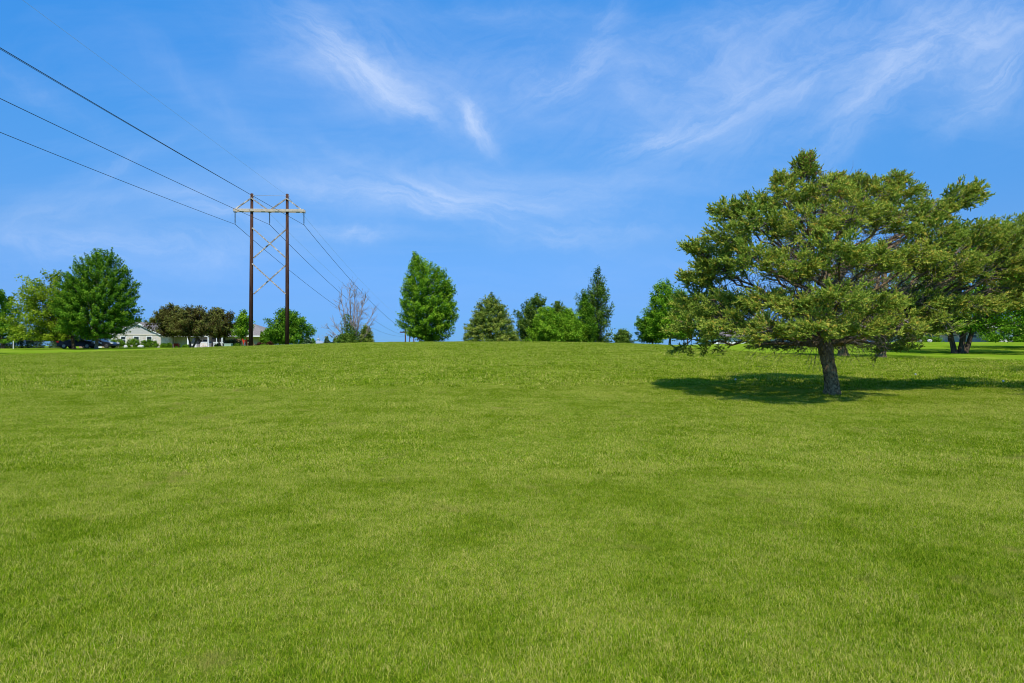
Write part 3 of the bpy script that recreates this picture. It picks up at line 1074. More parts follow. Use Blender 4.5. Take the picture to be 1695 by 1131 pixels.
# foliage pads of the crown: photo x, photo y, half width, half height (pixels), metres in front (-) or behind (+) the trunk
PADS = [
    (1150, 548, 42, 17, .5), (1205, 552, 46, 17, -1.2), (1275, 556, 48, 17, -2.2), (1350, 552, 46, 18, -2.9), (1425, 554, 46, 17, -2.3), (1485, 546, 38, 16, -1.1), (1530, 536, 28, 13, .3),
    (1156, 502, 38, 15, .9), (1196, 508, 42, 15, -.5), (1262, 498, 40, 14, -1.8), (1318, 510, 34, 13, -2.5), (1392, 496, 46, 18, -3.0), (1455, 502, 40, 16, -2.0), (1522, 500, 46, 15, .2),
    (1600, 506, 50, 17, .6), (1662, 498, 46, 18, 1.2), (1705, 480, 36, 18, 1.5),
    (1156, 463, 30, 13, .6), (1188, 440, 40, 18, .3), (1246, 430, 44, 20, -1.5), (1318, 438, 42, 17, -2.2), (1388, 418, 48, 20, -2.6), (1450, 432, 40, 17, -2.0), (1512, 428, 46, 22, -.8),
    (1580, 440, 50, 22, 0), (1650, 442, 48, 24, .8), (1700, 425, 40, 22, 1.2),
    (1150, 414, 22, 11, .4), (1206, 396, 38, 17, 0), (1262, 372, 44, 20, -1.0), (1338, 376, 46, 22, -1.8), (1410, 360, 44, 24, -1.6), (1480, 366, 42, 24, -1.0), (1550, 388, 38, 18, -.2),
    (1622, 392, 40, 20, .4), (1680, 382, 30, 16, .8),
    (1202, 352, 24, 12, .2), (1248, 344, 30, 14, 0), (1298, 332, 36, 17, -.6), (1368, 322, 40, 20, -.8), (1438, 326, 38, 18, -.5), (1496, 330, 32, 18, 0), (1540, 358, 24, 12, .2),
    (1296, 303, 16, 12, 0), (1334, 290, 20, 20, 0), (1376, 302, 18, 13, .1), (1412, 308, 16, 11, .1), (1484, 307, 15, 11, .1), (1590, 328, 20, 17, .2), (1612, 322, 17, 11, .3), (1566, 352, 16, 12, .2), (1334, 270, 8, 9, 0)]


def spruce_pads(name, label, base, trunk_pts, trunk_r, leafmat, barkmat, twigmat, seed, tmpl, cones):
    r = np.random.default_rng(seed)
    root = empty(name, base, label, 'tree')
    tp = np.array(trunk_pts, float)
    n, m = 60, 28
    tt = np.linspace(0, 1, n)
    Pc = np.stack([np.interp(tt, np.linspace(0, 1, len(tp)), tp[:, c]) for c in range(3)], -1)
    Pc[1:-1] = (Pc[:-2] + 2 * Pc[1:-1] + Pc[2:]) / 4
    rad = np.interp(tt, np.linspace(0, 1, len(trunk_r)), trunk_r)
    V, Fc = tube_np(Pc, rad, m)
    ringd = V.reshape(n, m, 3) - Pc[:, None, :]
    a = np.arange(m) / m * 2 * np.pi
    zz = Pc[:, 2][:, None]
    fac = 1 + 0.05 * np.sin(3 * a[None] + zz * 3) + 0.045 * np.sin(7 * a[None] - zz * 5) + 0.03 * np.sin(11 * a[None] + 9 * zz) + 0.035 * r.normal(size=(n, m))
    fac += 0.24 * np.exp(-zz * 8) * (0.45 + 0.55 * np.sin(5 * a[None] + 1))
    V = (Pc[:, None, :] + ringd * fac[..., None]).reshape(-1, 3)
    link_mesh('trunk', np_mesh('trunk', V, Fc, smooth=True), barkmat, root)
    pads = []
    for (u, v, pa, pb, dy) in PADS:
        Yp = 17.5 + dy
        if v > 530: v -= 7
        pads.append((np.array([px(u - 847.5, Yp) - base.x, dy, zv(v, Yp) - base.z]), px(pa, Yp) * 1.02, px(pb, Yp) * 1.08, 1.05))
    for (u, v, pa, pb, dy) in PADS:                                  # the far side of the crown
        if pb < 13 or pa < 26: continue
        d2 = abs(dy) * 1.0 + r.uniform(0.6, 1.6)
        Yp = 17.5 + d2
        u2 = u + r.normal(0, 22)
        pads.append((np.array([px(np.clip(u2, 1150, 1690) - 847.5, Yp) - base.x, d2, zv(v + r.normal(6, 8), Yp) - base.z]), px(pa, Yp), px(pb, Yp) * 1.0, 0.6))
    BR, TW = Tubes(), Tubes()
    SP, SD, SL, ST = [], [], [], []
    fz = zv(548, 17.5) - base.z
    tz = zv(395, 17.5) - base.z
    for (c, A, B, dens) in pads:
        # limb leaves the trunk or leader lower than its pad, rises and flattens
        hd = math.hypot(c[0], c[1])
        z0 = np.clip(c[2] - 0.55 * hd - 0.1, fz - 0.32 + r.uniform(-.08, .08), tz)
        k = np.argmin(np.abs(Pc[:, 2] - z0))
        s0 = Pc[k]
        o = unit(c - s0)
        oh = unit(np.array([o[0], o[1], 0.0]) + 1e-6)
        tip = c + o * A * 0.55 + np.array([0, 0, B * .3])
        span = np.linalg.norm(tip - s0)
        mid = s0 * .45 + tip * .55 + np.array([0, 0, -0.07 * span]) + r.normal(0, 0.05 * span, 3) * np.array([1, 1, .5])
        if c[2] - s0[2] < 0.25 * hd: mid[2] += 0.10 * span
        nb = 14
        pts = bez(s0, mid, tip, nb)
        pts[1:-1] += r.normal(0, 0.012 * span, (nb - 2, 3))
        r0 = (0.014 + 0.0078 * span) * r.uniform(0.8, 1.25)
        BR.add(pts, r0 * (1 - np.linspace(0, 1, nb)) ** 0.75 + 0.006, 7)
        # dry twigs on the shaded inner run of the limb
        for _ in range(int((9 + 7 * span) * dens)):
            kk = r.integers(2, nb - 4)
            e = pts[kk]
            dd = unit(o * 0.7 + r.normal(0, .7, 3))
            L = r.uniform(0.25, 0.8)
            q = bez(e, e + dd * L * .5 + r.normal(0, .05, 3), e + dd * L + r.normal(0, .1, 3) - np.array([0, 0, .08]), 5)
            TW.add(q, np.linspace(0.008, 0.0025, 5), 3)
            for _2 in range(2):
                e2 = q[r.integers(1, 5)]
                d2 = unit(dd + r.normal(0, .8, 3))
                TW.add(np.array([e2, e2 + d2 * L * .25, e2 + d2 * L * .45 + r.normal(0, .03, 3)]), np.array([.005, .004, .002]), 3)
        # the pad: side branches spread out flat to its rim
        ptint = r.normal(0.48, 0.06)
        ns = int((14 + 26 * A) * dens)
        for q_ in range(ns):
            ph = q_ * 2.399 + r.normal(0, .3)
            rr_ = r.uniform(0.5, 1.18)
            zz_ = np.clip(r.normal(0.2, 0.6), -1.0, 1.3)
            w = math.sqrt(max(0.1, 1 - 0.6 * zz_ * zz_))
            e = c + np.array([A * rr_ * w * math.cos(ph), A * 0.85 * rr_ * w * math.sin(ph), B * zz_])
            # root it on the limb where it is nearest, a bit inward
            dl = np.linalg.norm(pts - e[None], axis=1) + 0.35 * np.arange(nb)[::-1] / nb
            kk = int(np.clip(np.argmin(dl) - r.integers(0, 3), 4, nb - 2))
            b = pts[kk]
            L = np.linalg.norm(e - b)
            q = bez(b, b * .5 + e * .5 + np.array([0, 0, -0.10 * L]), e + np.array([0, 0, .05 * L]), 6)
            TW.add(q, np.linspace(0.010, 0.003, 6), 3)
            d = unit(e - b)
            nsx = max(4, int(L / 0.040))
            ff = np.clip(0.30 + 0.70 * (np.arange(nsx) + r.uniform(.1, .9, nsx)) / nsx, 0, 1)
            qx = np.stack([np.interp(ff, np.linspace(0, 1, 6), q[:, cc]) for cc in range(3)], -1)
            sd2 = unit(np.cross(d, np.array([0, 0, 1.0])) + 1e-6)
            sg = np.where(np.arange(nsx) % 2 == 0, 1.0, -1.0)
            dd = d * r.uniform(.4, .95, (nsx, 1)) + sd2 * (sg * r.uniform(.35, 1.0, nsx))[:, None] + np.array([0, 0, 1.0]) * r.normal(0.28, .55, (nsx, 1)) + r.normal(0, .2, (nsx, 3))
            SP.append(qx); SD.append(dd); SL.append(0.108 * r.uniform(.6, 1.45, nsx) * (1.2 - .4 * ff))
            ST.append(ptint + r.normal(0, .17, nsx) + .10 * (ff - .5))
            # small side sprays near the tip
            for f0 in (3, 4, 5):
                p = q[f0]
                for sgn in (-1, 1):
                    dd2 = unit(d * .75 + sd2 * sgn * .7 + np.array([0, 0, r.normal(.18, .4)]))
                    Ls = 0.26 * r.uniform(.6, 1.2) * (1.15 - f0 * .1)
                    t4 = np.linspace(.25, 1, 5)[:, None]
                    P4 = p + dd2 * Ls * t4
                    D4 = dd2 + sd2 * np.array([1, -1, 1, -1, 0.0])[:, None] * .8 + np.array([0, 0, .3]) + r.normal(0, .35, (5, 3))
                    SP.append(P4); SD.append(D4); SL.append(0.095 * r.uniform(.7, 1.35, 5)); ST.append(ptint + r.normal(.05, .17, 5))
            SP.append(e[None]); SD.append((d + np.array([0, 0, .5]))[None]); SL.append(np.array([.18])); ST.append(np.array([ptint + .1]))
    BR.build('branches', barkmat, root)
    tag(TW.build('twigs', twigmat, root), kind='stuff')
    SP, SD, SL, ST = np.concatenate(SP), np.concatenate(SD), np.concatenate(SL), np.concatenate(ST)
    # a scatter of rusty shoots
    old = r.uniform(0, 1, len(ST)) < 0.02
    ST[old] = 1.0
    shoots_mesh('crown', SP, SD, SL, np.clip(ST, 0, 1), tmpl, leafmat, root, r)
    print(name, 'shoots', len(SP), 'tris', len(SP) * len(tmpl[1]))
    hi = np.argsort(-(SP[:, 2] + r.normal(0, 0.5, len(SP))))[:cones]
    V, Fc, o_ = [], [], 0
    for p in SP[hi]:
        L = r.uniform(0.05, 0.09)
        c = p + r.normal(0, 0.05, 3)
        v, f = tube_np(np.array([c, c - [0, 0, L * .5], c - [0, 0, L]]), np.array([0.006, 0.018, 0.004]), 5)
        V.append(v); Fc.append(f + o_); o_ += len(v)
    c = link_mesh('cones', np_mesh('cones', np.concatenate(V), np.concatenate(Fc)), plain('cone_brown', (0.16, 0.075, 0.03), 0.8, 0.3), root)
    c['kind'] = 'stuff'


spruce_pads('spruce_tree', 'large wide-spreading spruce with a leaning scaly trunk standing alone in the near field', b0,
            [(0, 0, -0.12), loc(1377, 640), loc(1374, 620), loc(1370, 598), loc(1367, 575), loc(1366, 552), loc(1369, 520), loc(1366, 470), loc(1362, 420), loc(1350, 380)],
            [0.215, 0.18, 0.158, 0.162, 0.188, 0.205, 0.15, 0.10, 0.055, 0.02], SPRUCE, BARK_S, BARK_TW, 3, shoot_template(8, 0.105, 4), 500)

# neighbours of the big spruce, just outside the view, that shade the meadow at its edges
broadleaf('spruce_tree', 'bushy conifer standing beyond the right picture edge level with the big spruce', 1930, 17.0,
          [(560, 1745, 2090), (500, 1735, 2100), (420, 1760, 2080), (340, 1820, 2030), (270, 1900, 1960)], CONIFER, BARK_B, size=0.13, nclump=260, per=40, clen=0.9, cth=0.2, axis_up=.1, axis_out=1,
          seed=201, trunk_r=0.2, limbs=10, aspect=0.4)
broadleaf('spruce_tree', 'second bushy conifer beyond the right picture edge, farther up the slope', 1880, 24.5,
          [(562, 1745, 2020), (500, 1740, 2020), (440, 1780, 1980), (380, 1850, 1920)], CONIFER, BARK_B, size=0.15, nclump=160, per=36, clen=0.9, cth=0.2, axis_up=.1, axis_out=1,
          seed=202, trunk_r=0.2, limbs=8, aspect=0.4)
broadleaf('broadleaf_tree', 'round tree beyond the left picture edge shading the mown lawn', -120, 57,
          [(560, -220, -30), (530, -230, -24), (480, -210, -40), (440, -160, -80)], ELM, BARK_B, size=0.22, nclump=250, per=46, clen=1.0, seed=203, trunk_r=0.2, limbs=10)

# ------------------------------------------------------------------ trees standing behind the big spruce
def env_round(rad, up):
    def f(th, ph):
        return rad * (1 - 0.35 * max(0, math.sin(th))) * (1 + 0.08 * math.sin(4 * ph + 2 * th)) if up is None else \
            1.0 / math.sqrt((math.cos(th) / rad) ** 2 + (math.sin(th) / up) ** 2)
    return f


b1 = at(1458, 36.5)
spruce('spruce_tree', 'slim-trunked spruce behind the big spruce, its trunk right of the big one', b1,
       [(0, 0, -.1), (0.02, 0, 0.8), (.05, 0, 1.8), (.2, 0, 4.0), (.3, 0, 5.5)], [0.26, .2, .17, .1, .03], env_round(4.0, 4.6), 36, SPRUCE, BARK_S, BARK_TW, 8,
       (0.05, 0, 1.7), (.25, 0, 4.5), sec_step=0.22, sho=0.24, tmpl=shoot_template(7, 0.075, 5), bare=0.45, sec_len=0.9, terstep=0.15, deadn=1)
b2 = at(1397, 38.0)
spruce('spruce_tree', 'low leaning dark spruce seen just past the scaly trunk of the big spruce', b2,
       [(0, 0, -.1), (-.15, 0, 0.5), (-.45, 0, 1.1), (-.8, 0, 2.2), (-1, 0, 3.4)], [0.30, .22, .18, .1, .03], env_round(3.2, 3.2), 26, SPRUCE, BARK_S, BARK_TW, 9,
       (-.6, 0, 1.5), (-1, 0, 3.2), sec_step=0.26, sho=0.25, tmpl=shoot_template(7, 0.075, 5), bare=0.4, sec_len=0.9, terstep=0.16, deadn=1)
broadleaf('multi_trunk_tree', 'three-stemmed broadleaf tree on the lawn at the right edge behind the big spruce', 1588, 43.5,
          [(548, 1520, 1640), (530, 1490, 1700), (495, 1480, 1760), (450, 1490, 1790), (410, 1520, 1780), (385, 1560, 1740)], MAPLE, BARK_B,
          stems=[(-7, -22, 0.9), (1, 4, 1.05), (8, 21, 0.85)], size=0.17, nclump=420, per=60, clen=1.1, cth=0.26, seed=12, trunk_r=0.2, limbs=26, shell=0.4)
broadleaf('broadleaf_tree', 'bright broadleaf tree whose low boughs hang in at the right picture edge near the garage', 1740, 52,
          [(562, 1636, 1860), (540, 1618, 1880), (480, 1630, 1880), (430, 1670, 1850), (400, 1700, 1800)], MAPLE, BARK_B, size=0.19, nclump=380, per=60, clen=1.2, seed=15, trunk_r=0.25, limbs=18)

# ------------------------------------------------------------------ skyline trees, left to right
# far left
broadleaf('broadleaf_tree', 'dark tree cut off by the left picture edge beside the yellow-green tree', 5, 92,
          [(566, -40, 30), (540, -50, 32), (510, -45, 28), (485, -20, 20)], ELM, BARK_B, size=0.24, nclump=190, per=60, seed=21, trunk_r=0.28, limbs=14, axis_up=1.2)
broadleaf('broadleaf_tree', 'loose yellow-green tree leaning left of the big dark green tree', 123, 84,
          [(562, 25, 140), (545, 15, 150), (525, 22, 150), (500, 30, 150), (480, 32, 145), (463, 42, 110), (455, 80, 105)], LOCUST, BARK_B, size=0.24, nclump=340, per=52, clen=1.3,
          cth=0.3, seed=22, trunk_r=0.24, limbs=34, shell=0.55, lump=0.2, axis_out=1.0, axis_up=0.45)
broadleaf('broadleaf_tree', 'tallest dark green dense tree on the left beside the stone-fronted house', 160, 80,
          [(559, 132, 188), (551, 104, 206), (538, 100, 222), (515, 97, 230), (485, 99, 228), (458, 107, 218), (438, 124, 207), (426, 143, 198), (418, 155, 188)], ELM, BARK_P, size=0.20, aspect=0.5,
          nclump=850, per=56, clen=1.25, cth=0.17, axis_up=0.4, axis_out=0.8, seed=23, trunk_r=0.22, limbs=30, shell=0.42, lump=0.06)
for (u, Y, prof, lab, sd) in [(48, 98, [(578, 2, 75), (570, 0, 76), (560, 8, 66), (548, 22, 52), (538, 30, 42)], 'grey-green low spruce in the shade of the yellow-green tree', 31),
                              (96, 104, [(578, 84, 108), (568, 84, 109), (555, 87, 105), (545, 91, 101)], 'narrow dark spruce left of the black suv', 32)]:
    broadleaf('low_spruce', lab, u, Y, prof, BLUEGREEN, BARK_B, size=0.22, nclump=120, per=50, clen=1.0, axis_up=0.1, axis_out=1.0, seed=sd, trunk_r=0.1, limbs=0, aspect=0.35)

# green line of trees behind the house
for (u, Y, prof, lab, sd) in [(215, 150, [(560, 190, 240), (540, 185, 245), (530, 195, 235), (527, 205, 225)], 'treetop just showing over the ridge behind the stone-fronted gable', 33),
                              (255, 150, [(560, 232, 280), (540, 228, 284), (531, 236, 276), (529, 250, 268)], 'treetop showing behind the roof, left of the purple trees', 34)]:
    broadleaf('broadleaf_tree', lab, u, Y, prof, BUSH, BARK_B, size=0.35, nclump=90, per=40, clen=1.2, seed=sd, trunk_r=0.2, limbs=0)
# purple-leaved trees
broadleaf('purple_tree', 'dark purple-leaved small tree left of the forked one, in front of the house', 287, 96,
          [(556, 266, 306), (547, 254, 312), (532, 250, 314), (520, 256, 308), (510, 270, 296), (505, 276, 286)], PURPLE, BARK_P, size=0.21, nclump=210, per=56, clen=0.9, seed=41, lump=.24, trunk_r=0.1, limbs=22, group='purple-leaved trees')
broadleaf('purple_tree', 'purple and green tree with a low V-forked trunk in front of the porch', 318, 86,
          [(556, 298, 340), (550, 288, 352), (535, 284, 360), (522, 292, 352), (512, 300, 335), (508, 308, 322)], PURPLE, BARK_B,
          stems=[(-1, -9, 0.8), (1, 11, 0.8)], size=0.19, nclump=240, per=56, clen=0.9, seed=42, lump=.24, trunk_r=0.17, limbs=24, group='purple-leaved trees')
broadleaf('purple_tree', 'rightmost purple-leaved tree, next to the small bright green sapling', 362, 97,
          [(557, 342, 385), (549, 336, 392), (535, 334, 394), (522, 340, 386), (513, 348, 372)], PURPLE, BARK_B, size=0.21, nclump=210, per=54, clen=0.9, seed=43, lump=.24, trunk_r=0.12, limbs=18, group='purple-leaved trees')
broadleaf('young_tree', 'small bright green tree behind the left pole of the power line', 399, 92,
          [(560, 390, 408), (548, 385, 416), (535, 386, 420), (525, 392, 416), (517, 397, 408)], MAPLE, BARK_B, size=0.18, nclump=100, per=42, clen=0.9, seed=44, trunk_r=0.07, limbs=12)
broadleaf('broadleaf_tree', 'round lobed green tree behind the right pole of the power line', 474, 104,
          [(568, 446, 498), (556, 436, 510), (545, 440, 514), (532, 446, 508), (522, 452, 498), (515, 460, 476)], OLIVE if False else ELM, BARK_B, size=0.24, nclump=230, per=58, clen=0.9, cth=0.34, seed=45, trunk_r=0.2, limbs=18, lump=0.2)
broadleaf('broadleaf_tree', 'low bright green tree tucked left of the lobed tree by the right pole', 443, 112,
          [(572, 434, 454), (558, 432, 456), (548, 436, 450)], MAPLE, BARK_B, size=0.26, nclump=60, per=40, clen=0.8, seed=46, trunk_r=0.1, limbs=6)
broadleaf('arborvitae', 'narrow columnar evergreen at the end wall of the house', 433, 106,
          [(576, 429, 438), (565, 428, 438), (556, 430, 437), (551, 432, 434)], BUSH, BARK_B, size=0.2, nclump=60, per=36, clen=0.7, cth=0.12, axis_up=1.5, axis_out=0.2, seed=47, trunk_r=0.06, limbs=0)
for k, (u, vt, w, Y) in enumerate([(500, 561, 7, 150), (509, 554, 10, 140), (518, 563, 5, 150), (541, 560, 7, 150), (554, 562, 5, 150)]):
    labs = ['tiny dark conifer just right of the right power pole', 'pointed dark conifer left of the far grey roof', 'small conifer in front of the far grey roof',
            'lone pointed conifer right of the far grey roof', 'smallest conifer beside the half-dead tree']
    broadleaf('far_conifer', labs[k], u, Y, [(575, u - w, u + w), (568, u - w * .9, u + w * .9), (vt + 3, u - w * .35, u + w * .35), (vt - 1, u - .3, u + .3)], BLUEGREEN if k % 2 else ELM, BARK_B, size=0.38,
              nclump=46, per=26, clen=0.6, cth=0.2, axis_up=0.0, axis_out=1, seed=50 + k, trunk_r=0.1, limbs=0, group='small conifers along the far skyline')


def grow(T, p, d, L, r0, depth, r, up=0.15, n=5, mn=0.012, spread=0.5):
    pts = [np.array(p, float)]
    dd = np.array(d, float)
    for _ in range(n - 1):
        dd = unit(dd + r.normal(0, 0.10, 3) + np.array([0, 0, up * 0.3]))
        pts.append(pts[-1] + dd * L / (n - 1))
    pts = np.array(pts)
    r1 = max(mn, r0 * 0.5)
    T.add(pts, np.linspace(r0, r1, n), 5 if r0 > .05 else 3)
    if depth <= 0:
        return
    nb = r.integers(3, 6)
    for b in range(nb):
        f = r.uniform(0.35, 1.0)
        i = int(f * (n - 1))
        d2 = unit(dd + r.normal(0, spread, 3) + np.array([0, 0, up]))
        grow(T, pts[i], d2, L * r.uniform(0.45, 0.75), r1 * r.uniform(0.6, 0.95), depth - 1, r, up, n, mn, spread)


def bare_tree():
    Y = 76.0
    base = at(582, Y)
    root = empty('half_dead_tree', base, 'half-dead tree with bare grey upper branches on the crest of the field', 'tree')
    r = np.random.default_rng(77)
    T = Tubes()
    targets = [(-8, 6, 561), (-2, 30, 470), (3, 70, 480), (-14, -32, 480), (12, 40, 500), (-6, -6, 500), (2, 6, 472), (-6, -40, 530), (20, 40, 530)]
    for k, (a, b, v) in enumerate([(0, -6, 468), (-3, -22, 483), (4, 2, 470), (5, 19, 487), (-2, -38, 524), (14, 36, 514), (-8, -44, 551), (2, 11, 498), (16, 38, 528), (-4, -28, 505), (8, 27, 500), (-8, -43, 538), (18, 34, 545)]):
        s = np.array([px(a * .5, Y), 0, zv(566, Y) - base.z - .6])
        e = np.array([px(b, Y), r.normal(0, 1.0), zv(v, Y) - base.z])
        L = np.linalg.norm(e - s)
        m = s * .45 + e * .55 + np.array([-(e[0] - s[0]) * .12, 0, -abs(e[0] - s[0]) * 0.16])
        pts = bez(s, m, e, 9) + np.vstack([np.zeros(3), r.normal(0, .05, (8, 3))])
        rr_ = np.linspace(0.10 if k < 4 else 0.06, 0.016, 9)
        T.add(pts, rr_, 6)
        for j in range(15):
            i = r.integers(2, 8)
            d = unit(pts[i + 1 if i < 8 else i] - pts[i - 1])
            d2 = unit(d + r.normal(0, 0.6, 3) + np.array([0, 0, .15]))
            grow(T, pts[i], d2, L * r.uniform(0.10, 0.26), 0.026, 1, r, 0.12, 4, 0.010, .5)
    T.build('trunk', BARK_D, root)
    r = np.random.default_rng(5)
    n = 3000
    k = r.integers(0, 3, n)
    cx = np.array([px(-6, Y), px(-2, Y), px(5, Y)])[k]
    wz = np.array([2.6, 1.6, 1.2])[k]
    f = r.uniform(0, 1, n)
    P = np.stack([cx + r.normal(0, 1, n) * (px(15, Y) * (1 - f) ** 0.7 + px(3, Y)) * .55, r.normal(0, 0.8, n), (f * np.array([3.6, 2.6, 1.8])[k]) - 0.3], -1)
    leaf_mesh('crown', P, r.normal(size=(n, 3)) + [0, 0, .6], 0.17 * r.uniform(.6, 1.3, n), np.clip(r.normal(.45, .2, n), 0, 1), OLIVE, root, .6, r)


bare_tree()
broadleaf('shrub', 'brown-green scrubby bush at the right foot of the half-dead tree', 607, 76, [(569, 594, 619), (562, 593, 620), (552, 597, 614), (545, 600, 610)], ROSE if False else CONIFER, BARK_D,
          size=0.17, nclump=90, per=40, clen=0.8, seed=61, trunk_r=0.05, limbs=8, cat='shrub')
broadleaf('shrub', 'low green bush at the left foot of the half-dead tree', 571, 75, [(569, 556, 590), (564, 555, 592), (556, 562, 584)], OLIVE, BARK_D, size=0.17, nclump=90, per=40, clen=0.7, seed=62, trunk_r=0.05, limbs=6, cat='shrub')
broadleaf('maple_tree', 'tall bright green egg-shaped maple alone on the middle of the crest', 708, 76,
          [(566, 698, 722), (562, 683, 738), (552, 668, 752), (535, 657, 761), (515, 656, 760), (495, 661, 757), (475, 664, 752), (460, 668, 744), (445, 672, 732), (435, 678, 706), (424, 680, 696)],
          MAPLE, BARK_P, size=0.175, nclump=640, per=62, clen=1.15, cth=0.2, axis_up=0.65, axis_out=0.8, seed=63, trunk_r=0.2, limbs=24, shell=0.38, lump=0.05)
broadleaf('spruce_tree', 'broad tan-tipped conical spruce right of the lone egg-shaped maple', 812, 74,
          [(567, 762, 858), (560, 763, 860), (548, 767, 856), (530, 774, 850), (512, 783, 840), (500, 793, 830), (492, 803, 821), (485, 811, 814)], CONIFER, BARK_B, size=0.16, nclump=560, per=54,
          clen=0.75, cth=0.15, axis_up=0.05, axis_out=1.0, seed=64, trunk_r=0.2, limbs=0, aspect=0.4, shell=0.35, lump=0.05)
broadleaf('broadleaf_tree', 'loose olive tree with two tops between the conical spruce and the bright round trees', 880, 88,
          [(567, 850, 905), (552, 850, 908), (535, 852, 905), (518, 856, 904), (505, 864, 903), (496, 872, 902), (491, 884, 900)], OLIVE, BARK_B, size=0.2, nclump=240, per=46, clen=1.0, seed=65, trunk_r=0.15, limbs=20, lump=0.22)
broadleaf('round_tree', 'bright green low round tree, left one of the close pair', 905, 76,
          [(567, 877, 932), (556, 873, 938), (540, 876, 938), (524, 886, 928), (512, 894, 914)], MAPLE, BARK_P, size=0.175, nclump=260, per=56, clen=0.9, axis_up=0.4, axis_out=.9, seed=66, trunk_r=0.12, limbs=14)
broadleaf('round_tree', 'bright green low round tree, right one of the close pair below the tall sparse tree', 945, 76.5,
          [(567, 922, 966), (556, 916, 972), (540, 920, 968), (526, 926, 958), (516, 934, 948)], MAPLE, BARK_P, size=0.175, nclump=220, per=54, clen=0.9, axis_up=0.4, axis_out=.9, seed=67, trunk_r=0.12, limbs=12)
broadleaf('broadleaf_tree', 'darker tree rising behind the pair of bright round trees', 922, 90,
          [(560, 905, 945), (540, 903, 944), (520, 906, 942), (508, 910, 936), (502, 918, 930)], OLIVE, BARK_B, size=0.21, nclump=140, per=46, clen=0.9, seed=68, trunk_r=0.14, limbs=12)
broadleaf('tall_sparse_tree', 'tallest airy tree of the middle skyline with branches showing through', 990, 80,
          [(566, 965, 1012), (550, 952, 1018), (530, 950, 1018), (510, 952, 1016), (492, 958, 1015), (475, 972, 1008), (462, 978, 1003), (452, 983, 999), (443, 988, 995)],
          OLIVE, BARK_D, size=0.19, nclump=250, per=40, clen=1.2, cth=0.24, axis_up=1.1, axis_out=0.5, seed=69, trunk_r=0.2, limbs=46, lump=0.22, shell=0.6)
broadleaf('broadleaf_tree', 'mid-green tree filling the left foot of the tall airy tree', 968, 78,
          [(566, 955, 985), (545, 950, 990), (520, 952, 986), (500, 958, 978), (490, 964, 972)], MAPLE if False else ELM, BARK_B, size=0.19, nclump=130, per=44, clen=1.0, axis_up=1.1, seed=70, trunk_r=0.12, limbs=10)
broadleaf('shrub', 'small dark round tree alone right of the tall airy tree', 1031, 76, [(569, 1016, 1046), (563, 1014, 1049), (555, 1018, 1045), (548, 1026, 1038)], OLIVE, BARK_B, size=0.15, nclump=120, per=44,
          clen=0.6, cth=0.16, seed=71, trunk_r=0.08, limbs=0, cat='shrub')
broadleaf('maple_tree', 'bright green maple with a clear pale trunk left of the big spruce', 1109, 80,
          [(558, 1078, 1140), (545, 1066, 1150), (530, 1066, 1152), (510, 1070, 1146), (492, 1074, 1138), (476, 1082, 1122), (465, 1094, 1108)], MAPLE, BARK_P, size=0.18, nclump=400, per=56, clen=1.1,
          axis_up=0.5, axis_out=.9, seed=72, trunk_r=0.16, limbs=16)
broadleaf('broadleaf_tree', 'dark lower tree tucked behind the left side of the clear-trunked maple', 1080, 90,
          [(566, 1062, 1098), (556, 1052, 1105), (542, 1052, 1106), (528, 1058, 1100), (520, 1066, 1090)], ELM, BARK_B, size=0.21, nclump=170, per=54, clen=1.0, seed=73, trunk_r=0.14, limbs=8)
broadleaf('young_tree', 'slim-trunked small tree under the left boughs of the big spruce', 1132, 92,
          [(560, 1118, 1146), (550, 1112, 1152), (538, 1114, 1150), (528, 1122, 1142)], OLIVE, BARK_B, size=0.2, nclump=90, per=44, clen=0.9, seed=74, trunk_r=0.09, limbs=10)
broadleaf('broadleaf_tree', 'dark tree standing behind the lowest left boughs of the big spruce', 1180, 96,
          [(560, 1160, 1200), (545, 1154, 1210), (525, 1158, 1206), (510, 1166, 1196)], OLIVE, BARK_B, size=0.22, nclump=130, per=44, clen=1.0, seed=75, trunk_r=0.15, limbs=10)

# ------------------------------------------------------------------ power line
POLE = bark('creosoted_wood', (0.035, 0.016, 0.012), (0.15, 0.075, 0.050), 9, 0.08, 0.01)
ARM = plain('weathered_arm', (0.47, 0.40, 0.31), 0.6, 0.25, 3)
BRACE = bark('weathered_brace', (0.13, 0.10, 0.08), (0.72, 0.66, 0.57), 3.0, 1.0, 0.004)
STEEL = plain('dull_steel', (0.30, 0.30, 0.29), 0.5, 0.2, 8, 0.5)
INS = plain('insulator_grey', (0.10, 0.12, 0.14), 0.35, 0.1)
WIREM = plain('wire_aluminium', (0.035, 0.04, 0.05), 0.6, 0.1)
WIREG = plain('shield_wire_steel', (0.45, 0.50, 0.55), 0.5, 0.1)
KDIR = -0.03


